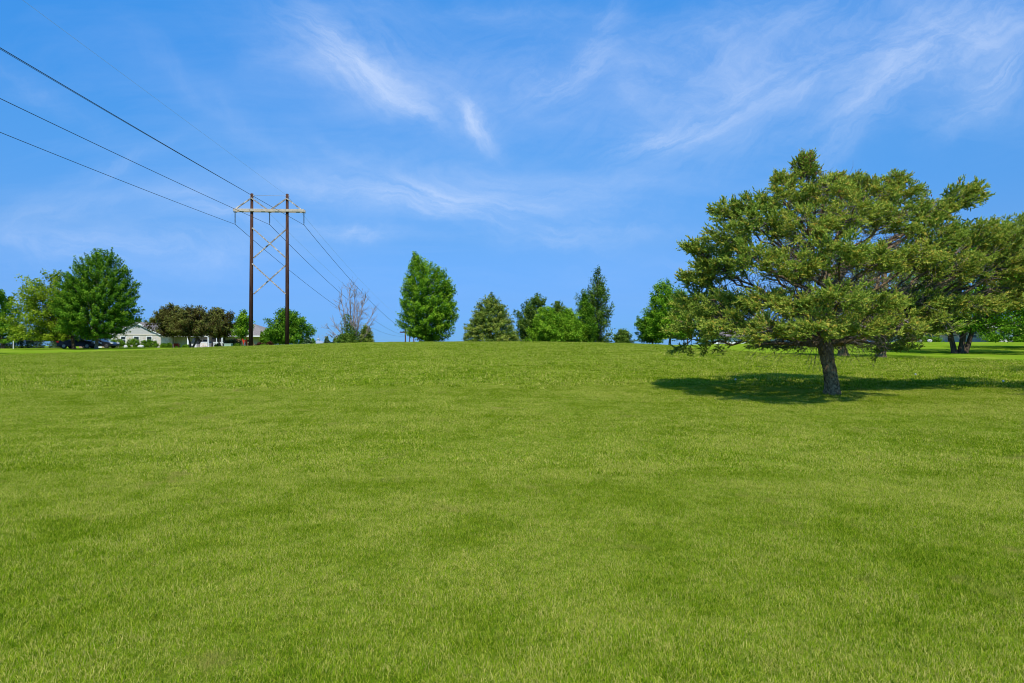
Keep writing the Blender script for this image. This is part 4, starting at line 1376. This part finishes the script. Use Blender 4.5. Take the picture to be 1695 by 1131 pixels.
def h_frame(Y, uL, base_z, top_z, label, full=True):
    xL = (uL - 847.5) / F * Y
    gap = px(57.5, 75)
    xc = xL + gap / 2
    root = empty('power_pole_structure', (xc, Y, base_z), label, 'power pole', None, 0.05)
    H = top_z - base_z
    for sx in (-1, 1):
        xx = sx * gap / 2
        m = MB()
        lean = -0.0 if sx > 0 else 0.12
        m.tube([(xx - lean, 0, -0.5), (xx - lean * .5, 0, H * .5), (xx, 0, H)], [0.235, 0.20, 0.155], 12)
        p = m.build('pole', POLE, root, smooth=True)
    za = H - px(28, 75)
    m = MB()
    m.box(-px(57.5, 75), px(57.5, 75), -0.35, -0.22, za - 0.145, za + 0.145)
    m.box(-px(57.5, 75), px(57.5, 75), 0.22, 0.35, za - 0.145, za + 0.145)
    m.build('crossarm', ARM, root, bevel=0.02)
    zt = H - px(8, 75)
    g2 = gap / 2
    for (xa, z1, xb, z2) in [(-g2, zt, -px(54, 75), za + .15), (-g2, zt, -px(4, 75), za + .15), (g2, zt, px(4, 75), za + .15), (g2, zt, px(52, 75), za + .15)]:
        MB().bar((xa, -0.20, z1), (xb, -0.20, z2), 0.13, 0.13).build('arm_brace', BRACE, root)
    for z1, z2, yo in ((H - px(57, 75), H - px(106, 75), .24), (H - px(116, 75), H - px(166, 75), .24)):
        MB().bar((-g2 + .1, -yo, z1), (g2 - .1, -yo, z2), 0.10, 0.13).build('cross_brace', BRACE, root)
        MB().bar((g2 - .1, yo, z1), (-g2 + .1, yo, z2), 0.10, 0.13).build('cross_brace', BRACE, root)
    MB().tube([(-g2, 0, H - .18), (0, 0, H - .21), (g2, 0, H - .22)], [.02] * 3, 5).build('tie_wire', STEEL, root)
    for sx in (-1, 1):
        MB().box(sx * g2 - .24, sx * g2 + .24, -0.05, 0.05, H - .27, H - .19).build('top_bracket', ARM, root)
    ends = []
    for xi in (-px(56, 75), 0.0, px(56, 75)):
        m = MB()
        z = za - .18
        pts, rad = [(xi, 0, z)], [.03]
        nd = 12
        for k in range(nd):
            zz = z - .12 - k * 1.1 / nd
            pts += [(xi, 0, zz), (xi, 0, zz - .02), (xi, 0, zz - .04)]
            rad += [.035, .085, .035]
        pts.append((xi, 0, z - 1.36)); rad.append(.04)
        m.tube(pts, rad, 8)
        m.build('insulator', INS, root)
        MB().box(xi - .16, xi + .16, -.21, .21, za - .215, za - .172).build('hanger_plate', INS, root)
        ends.append((xi, z - 1.38))
    def world(xl, zl):
        return np.array([xc + xl * math.cos(root.rotation_euler.z), Y + xl * math.sin(root.rotation_euler.z), base_z + zl])
    return [world(*e) for e in ends] + [world(-g2, H - .2), world(g2, H - .2)]


zb = gz((446 - 847.5) / F * 75, 75)
A = h_frame(75.0, 417.5, zb - 0.05, zv(321, 75), 'two-poled wooden power line structure with cross braces on the left of the crest')
XN = A[1][0]
far_xc = XN - 0.06 * 190
fy = 265.0
fu = 847.5 + (far_xc - px(57.5, 75) / 2) / fy * F
fz = gz(far_xc, fy)
Bf = h_frame(fy, fu, fz, 7.2, 'distant twin-pole power structure beyond the crest behind the egg-shaped maple')
near_c = np.array([XN, -120.0, 6.0])


def wire(name, a, b, sag, rad, mat, label, group, n=60):
    t = np.linspace(0, 1, n)
    P = a[None] * (1 - t)[:, None] + b[None] * t[:, None]
    P[:, 2] -= 4 * sag * t * (1 - t)
    V, Fc = tube_np(P, np.full(n, rad), 5)
    o = link_mesh(name, np_mesh(name, V, Fc, smooth=True), mat)
    return tag(o, label, 'cable', group)


offs = [p - np.array([XN, 75.0, 0]) for p in A]
nmL = ['lowest near span of black conductor from the left insulator out of frame', 'middle near span of black conductor from the centre insulator out of frame',
       'near conductor from the right insulator, running close along the left shield wire', 'thin shield wire from the left pole top out of the left frame edge',
       'highest pale shield wire from the right pole top, leaving through the top edge']
nmR = ['far conductor span leaving the left insulator down to the skyline', 'far conductor span leaving the centre insulator down to the skyline', 'far conductor span leaving the right insulator down to the skyline',
       'faint far shield wire from the left pole top', 'faint far shield wire from the right pole top']
for k in range(5):
    e = near_c + offs[k] * np.array([1, 1, 1]) + np.array([0, 0, 0.0])
    e[1] = -120 + offs[k][1]
    gnd = k > 2
    wire('power_line', A[k], e, (2.6, 2.2, 1.5, 1.4, 0.0)[k], 0.021 if not gnd else (0.016 if k == 3 else 0.008), WIREG if k == 4 else WIREM, nmL[k], 'wires of the power line')
    wire('power_line', A[k], Bf[k], 3.6 if not gnd else 2.8, 0.026 if not gnd else 0.012, WIREG if gnd else WIREM, nmR[k], 'wires of the power line')


def small_pole(u, vt, Y, arm, label):
    b = at(u, Y)
    H = zv(vt, Y) - b.z
    root = empty('utility_pole', b, label, 'utility pole')
    MB().tube([(0, 0, -.3), (0, 0, H)], [.15, .11], 8).build('pole', POLE, root, smooth=True)
    if arm:
        MB().box(-1.1, .55, -.08, .08, H - .75, H - .55).build('crossarm', POLE, root)
        for x in (-1.0, -.5, .45):
            MB().tube([(x, 0, H - .55), (x, 0, H - .35)], [.04, .05], 6).build('insulator', INS, root)


small_pole(671, 545, 135, True, 'small far utility pole with a crossarm at the left foot of the egg-shaped maple')
small_pole(685, 556, 150, False, 'thin far pole just under the left boughs of the egg-shaped maple')
small_pole(1138, 556, 110, False, 'thin pole standing right of the slim tree under the spruce boughs')

# ------------------------------------------------------------------ buildings
SIDING = plain('grey_cream_siding', (0.50, 0.48, 0.43), 0.6, 0.05, 2)
TRIM = plain('white_trim', (0.78, 0.77, 0.73), 0.5, 0.04)
ROOF = plain('brown_grey_shingles', (0.23, 0.195, 0.17), 0.9, 0.22, 5, bump=0.02)
ROOFG = plain('grey_metal_roof', (0.28, 0.33, 0.38), 0.6, 0.1)
DOORW = plain('white_door', (0.72, 0.72, 0.70), 0.5, 0.04)
DARKIN = plain('dark_opening', (0.02, 0.02, 0.02), 0.7, 0.1)
BRICKR = plain('red_brick_wall', (0.36, 0.22, 0.16), 0.85, 0.25, 8)


def glass_mat():
    m, t = new_mat('window_glass')
    out = t.node('ShaderNodeOutputMaterial')
    p = t.node('ShaderNodeBsdfPrincipled')
    p.inputs['Base Color'].default_value = (0.03, 0.04, 0.045, 1)
    p.inputs['Roughness'].default_value = 0.08
    p.inputs['Specular IOR Level'].default_value = 0.6
    t.link(p.outputs[0], out.inputs[0])
    return m


GLASS = glass_mat()


def stone_mat():
    m, t = new_mat('tan_ledgestone')
    out = t.node('ShaderNodeOutputMaterial')
    p = t.node('ShaderNodeBsdfPrincipled')
    tc = t.node('ShaderNodeTexCoord')
    br = t.node('ShaderNodeTexVoronoi')
    mp = t.node('ShaderNodeMapping')
    mp.inputs['Scale'].default_value = (2.6, 2.6, 6.0)
    t.link(tc.outputs['Object'], mp.inputs['Vector'])
    t.link(mp.outputs[0], br.inputs['Vector'])
    br.inputs['Scale'].default_value = 1.0
    sp = t.node('ShaderNodeSeparateColor')
    t.link(br.outputs['Color'], sp.inputs[0])
    c = t.ramp(sp.outputs[0], [(0.0, (0.42, 0.30, 0.20)), (0.3, (0.62, 0.52, 0.40)), (0.6, (0.70, 0.64, 0.54)), (0.85, (0.50, 0.44, 0.36)), (1, (0.66, 0.50, 0.36))])
    e = t.math('MULTIPLY', t.math('SUBTRACT', 0.6, br.outputs['Distance'], clamp=True), 4.0, clamp=True)
    c = t.mix(e, (0.55, 0.50, 0.43), c)
    t.link(c, p.inputs['Base Color'])
    p.inputs['Roughness'].default_value = 0.9
    t.link(p.outputs[0], out.inputs[0])
    return m


STONE = stone_mat()


def window(x0, x1, y, z0, z1, root, split=True, lit=GLASS):
    """frame proud of a wall whose face is at y (facing -y), sash bars, pane"""
    w = MB()
    t = 0.11
    w.box(x0 - t, x1 + t, y - .06, y + .05, z1, z1 + t)
    w.box(x0 - t, x1 + t, y - .09, y + .05, z0 - t, z0)
    w.box(x0 - t, x0, y - .055, y + .05, z0, z1)
    w.box(x1, x1 + t, y - .055, y + .05, z0, z1)
    f = w.build('window', TRIM, root)
    MB().box(x0, x1, y - .012, y + .03, z0, z1).build('pane', lit, f)
    if split:
        zm = (z0 + z1) / 2
        MB().box(x0, x1, y - .04, y - .014, zm - .04, zm + .04).build('sash_bar', TRIM, f)
    return f


def gable_roof_x(m, x0, x1, y0, y1, ze, zr, th=0.16):
    """ridge runs along x"""
    ym = (y0 + y1) / 2
    m.add([(x0, y0, ze), (x1, y0, ze), (x1, ym, zr), (x0, ym, zr), (x0, y1, ze), (x1, y1, ze),
           (x0, y0, ze + th), (x1, y0, ze + th), (x1, ym, zr + th), (x0, ym, zr + th), (x0, y1, ze + th), (x1, y1, ze + th)],
          [(0, 3, 2, 1), (3, 4, 5, 2), (6, 7, 8, 9), (9, 8, 11, 10), (0, 1, 7, 6), (4, 10, 11, 5), (0, 6, 9, 3), (3, 9, 10, 4), (1, 2, 8, 7), (2, 5, 11, 8)])


def hip_roof(m, x0, x1, y0, y1, ze, zr, th=0.14):
    ym, hy = (y0 + y1) / 2, (y1 - y0) / 2
    k = hy * 0.95
    vs = [(x0, y0, ze), (x1, y0, ze), (x1, y1, ze), (x0, y1, ze), (x0, y0, ze + th), (x1, y0, ze + th), (x1, y1, ze + th), (x0, y1, ze + th), (x0 + k, ym, zr), (x1 - k, ym, zr)]
    m.add(vs, [(3, 2, 1, 0), (0, 1, 5, 4), (1, 2, 6, 5), (2, 3, 7, 6), (3, 0, 4, 7), (4, 5, 9, 8), (6, 7, 8, 9), (5, 6, 9), (7, 4, 8)])


def left_house():
    Y = 110.0
    q = px(1, Y)
    xo = (226.5 - 847.5) * q
    g = gz(xo, Y) - 0.15
    root = empty('house', (xo, Y, g), 'low tan stone-fronted house with a cream gable and three windows on the left', 'house')
    X = lambda u: (u - 226.5) * q
    Z = lambda v: zv(v, Y) - g
    # front wing
    x0, x1 = X(184.5), X(266)
    ze, zr = Z(554), Z(534.5)
    MB().box(x0, x1, 0, 9, -0.3, Z(554.5)).build('stone_wall', STONE, root)
    MB().prism([(x0, ze + .06), (x1, ze + .06), (0, zr)], 0.02, 9).build('gable', SIDING, root)
    n = 6
    for k in range(n):                                  # siding laps
        f0 = k / n
        zz = ze + .12 + (zr - ze) * f0
        ww = (x1 - x0) / 2 * (1 - f0) - .35
        if ww > .3:
            MB().box(-ww, ww, -0.015, 0.018, zz, zz + .03).build('siding_lap', SIDING, root)
    MB().box(x0 - .1, x1 + .1, -0.07, 0.015, Z(555.2), Z(553.2)).build('frieze_board', plain('tan_trim', (0.62, 0.55, 0.43), 0.6, 0.05), root)
    m = MB()
    ov = 0.5
    for s in (-1, 1):
        xe = (x1 + ov) * s
        zl = ze - (zr - ze) / x1 * ov
        m.add([(0, -0.16, zr), (xe, -0.16, zl), (xe, 12, zl), (0, 12, zr), (0, -0.16, zr + .16), (xe, -0.16, zl + .16), (xe, 12, zl + .16), (0, 12, zr + .16)],
              [(0, 1, 2, 3), (4, 7, 6, 5), (0, 4, 5, 1), (1, 5, 6, 2), (3, 2, 6, 7)])
    m.build('roof', ROOF, root)
    for s in (-1, 1):
        xe = (x1 + ov) * s
        zl = ze - (zr - ze) / x1 * ov
        MB().bar((0, -0.21, zr + .02), (xe, -0.21, zl + .02), 0.08, 0.24).build('rake_board', TRIM, root)
    for (a, b) in ((200.5, 208), (222, 230), (243.3, 251)):
        window(X(a), X(b), 0, Z(568), Z(557.5), root)
    # garage wing, left
    gx0, gx1 = X(118), X(184)
    MB().box(gx0, gx1, 2.0, 9.5, -.3, Z(557)).build('garage_wall', BRICKR, root)
    MB().box(X(161), X(174), 1.9, 1.99, -.3, Z(561)).build('garage_door', DOORW, root)
    MB().box(X(130), X(157), 1.9, 1.99, -.3, Z(561)).build('garage_door', DOORW, root)
    m = MB(); gable_roof_x(m, gx0 - .5, gx1 + 2, 1.4, 10, Z(557), Z(541)); m.build('garage_roof', ROOF, root)
    # long body and porch, right
    bx1 = X(437)
    MB().box(x1 + .02, bx1 - .6, 5.0, 13, -.3, Z(556)).build('side_wall', SIDING, root)
    m = MB(); hip_roof(m, x1 - 6, bx1, 3.2, 14.5, Z(556), Z(533)); m.build('main_roof', ROOF, root)
    MB().box(x1 + .3, bx1, 3.12, 3.19, Z(557.4), Z(555.3)).build('gutter', TRIM, root)
    for (a, b, c, d) in ((303, 311, 563, 571), (313, 322, 562, 570), (386, 394, 562, 571)):
        window(X(a), X(b), 5.0, Z(d), Z(c), root)
    # white porch bay with glass and dark open part
    MB().box(X(322), X(334), 2.0, 4.9, -.2, Z(568)).build('porch_wall', STONE, root)
    for (a, b) in ((299, 301.2), (333.5, 335), (357, 358.6)):
        MB().box(X(a), X(b), 2.2, 2.45, -.3, Z(557)).build('porch_post', TRIM, root)
    MB().box(X(335.5), X(352), 3.4, 4.9, -.2, Z(558.5)).build('porch_opening_shade', DARKIN, root)  # solid near-black box: shade inside the porch opening given as colour
    MB().box(X(343), X(344), 3.3, 3.39, -.2, Z(558.5)).build('screen_post', TRIM, root)
    for (a, b) in ((323, 334), (344, 357), (359, 366)):
        m = MB()
        m.box(X(a), X(b), 2.0, 2.08, Z(567.3), Z(566.3))
        m.box(X(a), X(b), 2.0, 2.08, Z(574.5), Z(574))
        u = a
        while u < b:
            m.box(X(u), X(u + .45), 2.02, 2.06, Z(574), Z(567.3))
            u += 1.6
        m.build('railing', TRIM, root)
    MB().box(X(299), X(345), 0.6, 4.9, -.3, Z(575.5)).build('porch_floor', TRIM, root)
    m = MB()
    m.box(X(300), X(313), 2.6, 4.9, -.2, Z(569.5))
    m.build('sunroom_wall', SIDING, root)
    MB().prism([(X(302), Z(569)), (X(312.5), Z(569)), (X(307), Z(559.5))], 2.7, 4.8).build('sunroom_glass', GLASS, root)
    return root


left_house()


def right_house():
    Y = 98.0
    q = px(1, Y)
    xo = (1620 - 847.5) * q
    g = gz(xo, Y) - .1
    root = empty('house', (xo, Y, g), 'low tan ranch house with a white-edged garage behind the three-stemmed tree', 'house')
    X = lambda u: (u - 1620) * q
    Z = lambda v: zv(v, Y) - g
    MB().box(X(1524), X(1648), 2, 11, -.3, Z(541)).build('wall', SIDING, root)
    MB().box(X(1566), X(1575), 1.4, 1.98, -.3, Z(541)).build('brick_pillar', STONE, root)
    MB().box(X(1648.1), X(1700), 0, 11, -.3, Z(541)).build('garage_wall', SIDING, root)
    MB().box(X(1663), X(1666.5), -.09, -.01, -.3, Z(544)).build('garage_trim', TRIM, root)
    MB().box(X(1672), X(1675.5), -.09, -.01, -.3, Z(544)).build('garage_trim', TRIM, root)
    MB().box(X(1649), X(1676), -.12, -.092, Z(546), Z(544)).build('garage_trim', TRIM, root)
    MB().box(X(1677), X(1696), -.06, -.01, -.3, Z(545)).build('garage_door', DARKIN, root)
    MB().box(X(1584), X(1590), 1.9, 1.99, -.3, Z(546)).build('front_door', DARKIN, root)
    for (a, b) in ((1544, 1556), (1602, 1612), (1619, 1632)):
        window(X(a), X(b), 2, Z(559), Z(548), root)
    m = MB(); hip_roof(m, X(1518), X(1706), -1.0, 12, Z(541), Z(521)); m.build('roof', ROOF, root)
    m = MB()
    m.box(X(1518), X(1706), -1.08, -1.01, Z(543), Z(541)); m.build('gutter', TRIM, root)


right_house()


def white_house():
    Y = 120.0
    q = px(1, Y)
    xo = (1215 - 847.5) * q
    g = -0.6
    root = empty('house', (xo, Y, g), 'long white low building glimpsed below the left boughs of the big spruce', 'house')
    X = lambda u: (u - 1215) * q
    Z = lambda v: zv(v, Y) - g
    MB().box(X(1178), X(1290), 0, 8, -.5, Z(558.5)).build('wall', plain('white_wall', (0.74, 0.75, 0.76), .6, .03), root)
    m = MB(); gable_roof_x(m, X(1175), X(1293), -.6, 8.6, Z(558), Z(546)); m.build('roof', ROOF, root)
    for a in (1196, 1222, 1250):
        window(X(a), X(a + 8), 0, Z(566), Z(560), root)


white_house()


def far_roof():
    Y = 175.0
    q = px(1, Y)
    xo = (522 - 847.5) * q
    g = gz(xo, Y)
    root = empty('far_barn', (xo, Y, g), 'distant grey hipped roof with a little cupola between the pointed conifers', 'barn')
    Z = lambda v: zv(v, Y) - g
    MB().box(-8 * q, 13 * q, 0, 6, 0, Z(569)).build('wall', SIDING, root)
    m = MB()
    m.add([(-9 * q, -.5, Z(570)), (14 * q, -.5, Z(570)), (14 * q, 7, Z(570)), (-9 * q, 7, Z(570)), (-3 * q, 3, Z(564)), (4 * q, 3, Z(564))],
          [(0, 1, 5, 4), (1, 2, 5), (2, 3, 4, 5), (3, 0, 4), (3, 2, 1, 0)])
    m.build('roof', ROOFG, root)
    MB().box(-2.2 * q, 1.2 * q, 2.6, 3.4, Z(565), Z(561.5)).build('cupola', TRIM, root)
    m = MB()
    m.add([(-3 * q, 2.3, Z(561.5)), (2 * q, 2.3, Z(561.5)), (2 * q, 3.7, Z(561.5)), (-3 * q, 3.7, Z(561.5)), (-.5 * q, 3, Z(559))], [(0, 1, 4), (1, 2, 4), (2, 3, 4), (3, 0, 4), (3, 2, 1, 0)])
    m.build('cupola_roof', ROOFG, root)
    MB().tube([(-.5 * q, 3, Z(559)), (-.5 * q, 3, Z(555))], [.05, .03], 5).bar((-1.5 * q, 3, Z(556.3)), (.6 * q, 3, Z(556.3)), .05, .05).build('weather_vane', STEEL, root)


far_roof()

# ------------------------------------------------------------------ garden: bushes, boulders, small things
ROCK = plain('pale_boulder', (0.55, 0.53, 0.50), 0.9, 0.15, 3, bump=0.03)
bl = [(194, 13, 558.5, 'clipped round green bush under the first window from the left'), (220, 12, 558.5, 'clipped round green bush under the middle window'),
      (247, 15, 560, 'largest clipped round bush under the right window'), (271, 7, 566, 'small bush at the right corner of the stone front'),
      (280, 7, 566, 'small bush between the stone corner and the purple tree trunk'), (293, 6, 567, 'small bush right of the purple tree trunk beside the red planter')]
for k, (u, w, vt, lab) in enumerate(bl):
    Yb = 104
    broadleaf('bush', lab, u, Yb, [(579, u - w * .9, u + w * .9), (573, u - w, u + w), (vt + 6.5, u - w * .82, u + w * .82), (vt + 3.5, u - w * .4, u + w * .4)], BUSH, BARK_B, size=0.11, nclump=int(50 + w * 5), per=50,
              clen=0.3, cth=0.13, seed=80 + k, trunk_r=0.04, limbs=0, shell=0.3, lump=0.04, cat='bush', group='clipped bushes along the stone house front')
for k, (u, w, vt, Yb, mt, lab) in enumerate([
        (378, 11, 563, 100, ROSE, 'tan and cream flowering shrub left of the red sculpture'), (391, 10, 562, 101, ROSE, 'pinkish flowering shrub right behind the pale green box'),
        (415, 7, 567, 100, ROSE, 'low tan flowering plants right of the red sculpture at the pole foot'), (395, 9, 571, 96, BUSH, 'low bright green mound in front of the flowering shrubs'),
        (361, 6, 572, 98, BUSH, 'small green mound right of the porch railing'), (430, 9, 569, 96, REDLEAF, 'low dark red shrub right of the left power pole'),
        (446, 7, 568, 97, REDLEAF, 'low dark red shrub below the narrow columnar evergreen'), (436, 8, 573, 92, BUSH, 'low bright green plant in front of the dark red shrubs'),
        (308, 7, 573, 104, BUSH, 'small green mound at the foot of the sunroom'), (1530, 28, 558, 88, BUSH, 'leafy garden bed along the right house, left of the three-stemmed tree'),
        (1505, 12, 556, 88, ROSE, 'straw-coloured shrub at the left end of the right garden bed'), (1688, 9, 540, 84, ELM, 'dark bush in front of the garage at the right edge'), (1645, 8, 556, 90, ELM, 'dark low bush left of the white-edged garage')]):
    broadleaf('shrub', lab, u, Yb, [(zv_ := 580, u - w, u + w), (574, u - w, u + w), (vt + 3, u - w * .8, u + w * .8), (vt, u - w * .35, u + w * .35)], mt, BARK_B, size=0.16, nclump=int(40 + w * 7), per=36,
              clen=0.45, cth=0.16, seed=120 + k, trunk_r=0.04, limbs=0, shell=0.35, cat='shrub')


def boulder(u, Y, w, h, lab, seed, group=None):
    r = np.random.default_rng(seed)
    b = at(u, Y)
    n, m = 8, 12
    V = []
    for i in range(n + 1):
        t = math.pi * i / n
        for j in range(m):
            a = 2 * math.pi * j / m
            k = 1 + r.normal(0, .07)
            V.append((w / 2 * math.sin(t) * math.cos(a) * k, w * .35 * math.sin(t) * math.sin(a) * k, h / 2 + h * .62 * math.cos(t) * k))
    Fc = [(i * m + j, i * m + (j + 1) % m, (i + 1) * m + (j + 1) % m, (i + 1) * m + j) for i in range(n) for j in range(m)]
    mb = MB(); mb.add(V, Fc)
    o = mb.build('boulder', ROCK, None, smooth=False)
    o.location = b
    tag(o, lab, 'boulder', group)


boulder(208, 102, .6, .38, 'grey pale boulder between the first and middle clipped bushes', 1)
boulder(233, 101.5, .95, .38, 'white boulder between the middle and largest clipped bushes', 2)
boulder(1539, 86, .6, .35, 'pale rounded boulder in the garden bed of the right house', 3)
boulder(1521, 86, .6, .4, 'smaller tan boulder at the left end of the right garden bed', 4)

RED = plain('red_paint', (0.62, 0.05, 0.025), 0.5, 0.1)
PALEG = plain('pale_green_box', (0.30, 0.42, 0.34), 0.6, 0.08)


def garden_things():
    b = at(292, 99)
    root = empty('planter', b, 'small red garden planter at the foot of the dark purple tree', 'planter')
    MB().box(-.38, .38, -.25, .25, .25, .62).build('box', RED, root, bevel=.03)
    for sx in (-1, 1):
        MB().bar((sx * .33, 0, 0), (sx * .30, 0, .25), .08, .3).build('leg', RED, root)
    MB().box(-.34, .34, -.21, .21, .6201, .64).build('soil', plain('dark_soil', (.05, .035, .02), .9), root)
    b = at(406, 95)
    root = empty('sculpture', b, 'orange-red upright garden sculpture with a white middle left of the power pole', 'sculpture')
    MB().bar((-.42, 0, 1.25), (-.05, 0, 0), .12, .16).build('bar', RED, root)
    MB().bar((.20, 0, 1.35), (.16, 0, 0), .12, .17).build('bar', RED, root)
    MB().bar((-.28, .03, .80), (.18, .03, .95), .1, .16).build('bar', RED, root)
    MB().bar((-.33, .03, .55), (.15, .03, .60), .1, .14).build('bar', RED, root)
    MB().bar((-.02, -.12, 0), (-.04, -.12, .62), .06, .18).build('white_post', TRIM, root)
    b = at(378, 95)
    root = empty('utility_box', b, 'pale green utility cabinet on the lawn in front of the flowering shrubs', 'utility box')
    MB().box(-.5, .5, -.3, .3, 0, .46).build('cabinet', PALEG, root, bevel=.02)
    MB().box(-.53, .53, -.33, .33, .4601, .52).build('lid', PALEG, root, bevel=.015)
    b = at(22, 88)
    root = empty('sign_post', b, 'slim white post with a short arm at the far left of the lawn', 'post')
    MB().tube([(0, 0, -.1), (0, 0, 1.25)], [.05, .045], 8).build('post', TRIM, root)
    MB().box(-.16, .12, -.06, .06, 1.2501, 1.33).build('arm', TRIM, root)


garden_things()

# ------------------------------------------------------------------ cars
PAINT = plain('black_car_paint', (0.012, 0.013, 0.018), 0.18, 0.1, metallic=0.2)
PAINTG = plain('charcoal_car_paint', (0.022, 0.027, 0.035), 0.2, 0.1, metallic=0.4)
TYRE = plain('tyre_rubber', (0.02, 0.02, 0.02), 0.85, 0.1)
RIM = plain('alloy_rim', (0.22, 0.22, 0.23), 0.3, 0.1, metallic=0.8)
LAMP_R = plain('red_tail_lamp', (0.60, 0.02, 0.02), 0.2, 0.1)
LAMP_W = plain('clear_headlamp', (0.75, 0.78, 0.80), 0.15, 0.05)


def car(u, Y, label, body, cabin, glassprof, L, paint, wheels, rz, cat):
    """profiles in metres, x along the car (tail at x=0), z up"""
    b = at(u, Y)
    root = empty('parked_car', b, label, cat, None, rz)
    W = .92
    def shell(prof, w0, w1, zs):
        n = len(prof)
        vs = []
        for yy, sgn in ((-1, 1), (1, 1)):
            for (x, z) in prof:
                w = np.interp(z, [zs[0], zs[1]], [w0, w1])
                vs.append((x, yy * w, z))
        fs = [tuple(range(n)), tuple(range(2 * n - 1, n - 1, -1))] + [(i, n + i, n + (i + 1) % n, (i + 1) % n) for i in range(n)]
        m = MB(); m.add(vs, fs); return m
    shell(body, W, W * .96, (.3, 1.1)).build('body', paint, root, bevel=.05)
    shell(cabin, W * .93, W * .76, (.95, 1.65)).build('cabin', paint, root, bevel=.05)
    for sy in (-1, 1):
        for gp in glassprof:
            n = len(gp)
            vs = [(x, sy * (np.interp(z, [.95, 1.65], [W * .93, W * .76]) + .004), z) for x, z in gp] + [(x, sy * (np.interp(z, [.95, 1.65], [W * .93, W * .76]) - .03), z) for x, z in gp]
            m = MB(); m.add(vs, [tuple(range(n)), tuple(range(2 * n - 1, n - 1, -1))] + [(i, n + i, n + (i + 1) % n, (i + 1) % n) for i in range(n)])
            m.build('side_window', GLASS, root)
    # wheels
    for xw in wheels:
        for sy in (-1, 1):
            m = MB(); m.tube([(xw, sy * .72, .34), (xw, sy * .93, .34)], [.35, .35], 20)
            t = m.build('wheel', TYRE, root)
            MB().tube([(xw, sy * .925, .34), (xw, sy * .945, .34)], [.23, .21], 16).build('rim', RIM, t)
    for sy in (-1, 1):
        z0 = .82
        MB().box(-.03, .32, sy * .86 - .09, sy * .86 + .085, z0, z0 + .22).build('taillight', LAMP_R, root)
        MB().box(L - .40, L + .0, sy * .80 - .10, sy * .80 + .115, .66, .80).build('headlight', LAMP_W, root)
        MB().box(cabin[-1][0] - .5, cabin[-1][0] - .3, sy * .98 - .08, sy * .98 + .08, 1.02, 1.16).build('mirror', paint, root)
    MB().box(-.04, .02, -.6, .6, .42, .55).build('bumper', TYRE, root)
    return root


suv_body = [(0.02, .35), (0.0, .7), (0.06, 1.05), (.3, 1.10), (3.6, 1.08), (4.55, .98), (4.85, .80), (4.9, .40), (4.6, .28), (.3, .28)]
suv_cab = [(.08, 1.06), (.35, 1.55), (.75, 1.70), (2.6, 1.70), (3.0, 1.62), (3.75, 1.06)]
suv_glass = [[(.45, 1.12), (.62, 1.50), (1.25, 1.58), (1.30, 1.12)], [(1.40, 1.12), (1.38, 1.60), (2.30, 1.60), (2.30, 1.12)], [(2.42, 1.12), (2.42, 1.60), (2.85, 1.56), (3.45, 1.14)]]
car(99.5, 91, 'black suv with a red tail lamp parked beneath the trees left of the house', suv_body, suv_cab, suv_glass, 4.9, PAINT, (.95, 3.9), R(6), 'car')
sed_body = [(0.02, .35), (0.0, .7), (0.06, .92), (.9, .98), (3.4, .95), (4.3, .82), (4.65, .62), (4.7, .36), (4.4, .25), (.3, .25)]
sed_cab = [(.55, .95), (1.05, 1.33), (1.5, 1.42), (2.5, 1.42), (3.35, .95)]
sed_glass = [[(.85, 1.0), (1.2, 1.30), (1.85, 1.34), (1.85, 1.0)], [(1.95, 1.0), (1.95, 1.34), (2.42, 1.34), (3.05, 1.0)]]
car(136, 94, 'low charcoal sedan nosing out to the right from behind the black suv', sed_body, sed_cab, sed_glass, 4.7, PAINTG, (.85, 3.85), R(2), 'car')

# dandelion clocks in the meadow
DAND = plain('seed_head_white', (0.75, 0.76, 0.70), 0.8, 0.05)
STEM = plain('flower_stem', (0.14, 0.22, 0.05), 0.6, 0.1)
for (u, v, Y, lab) in [(1515, 628, 22.5, 'white seed head in the meadow right of the big spruce trunk'), (1660, 641, 20, 'white seed head in the meadow near the right picture edge'),
                       (1217, 638, 20.5, 'white seed head in the shade left of the big spruce trunk')]:
    b = at(u, Y)
    root = empty('dandelion', b, lab, 'flower', 'dandelion clocks in the meadow')
    MB().tube([(0, 0, -.02), (.01, 0, .14)], [.004, .003], 5).build('stem', STEM, root)
    n, m = 5, 8
    mb = MB()
    V = [(.032 * math.sin(math.pi * i / n) * math.cos(6.283 * j / m) + .01, .032 * math.sin(math.pi * i / n) * math.sin(6.283 * j / m), .165 + .032 * math.cos(math.pi * i / n)) for i in range(n + 1) for j in range(m)]
    mb.add(V, [(i * m + j, i * m + (j + 1) % m, (i + 1) * m + (j + 1) % m, (i + 1) * m + j) for i in range(n) for j in range(m)])
    mb.build('seed_head', DAND, root)

print('objects', len(sc.objects))
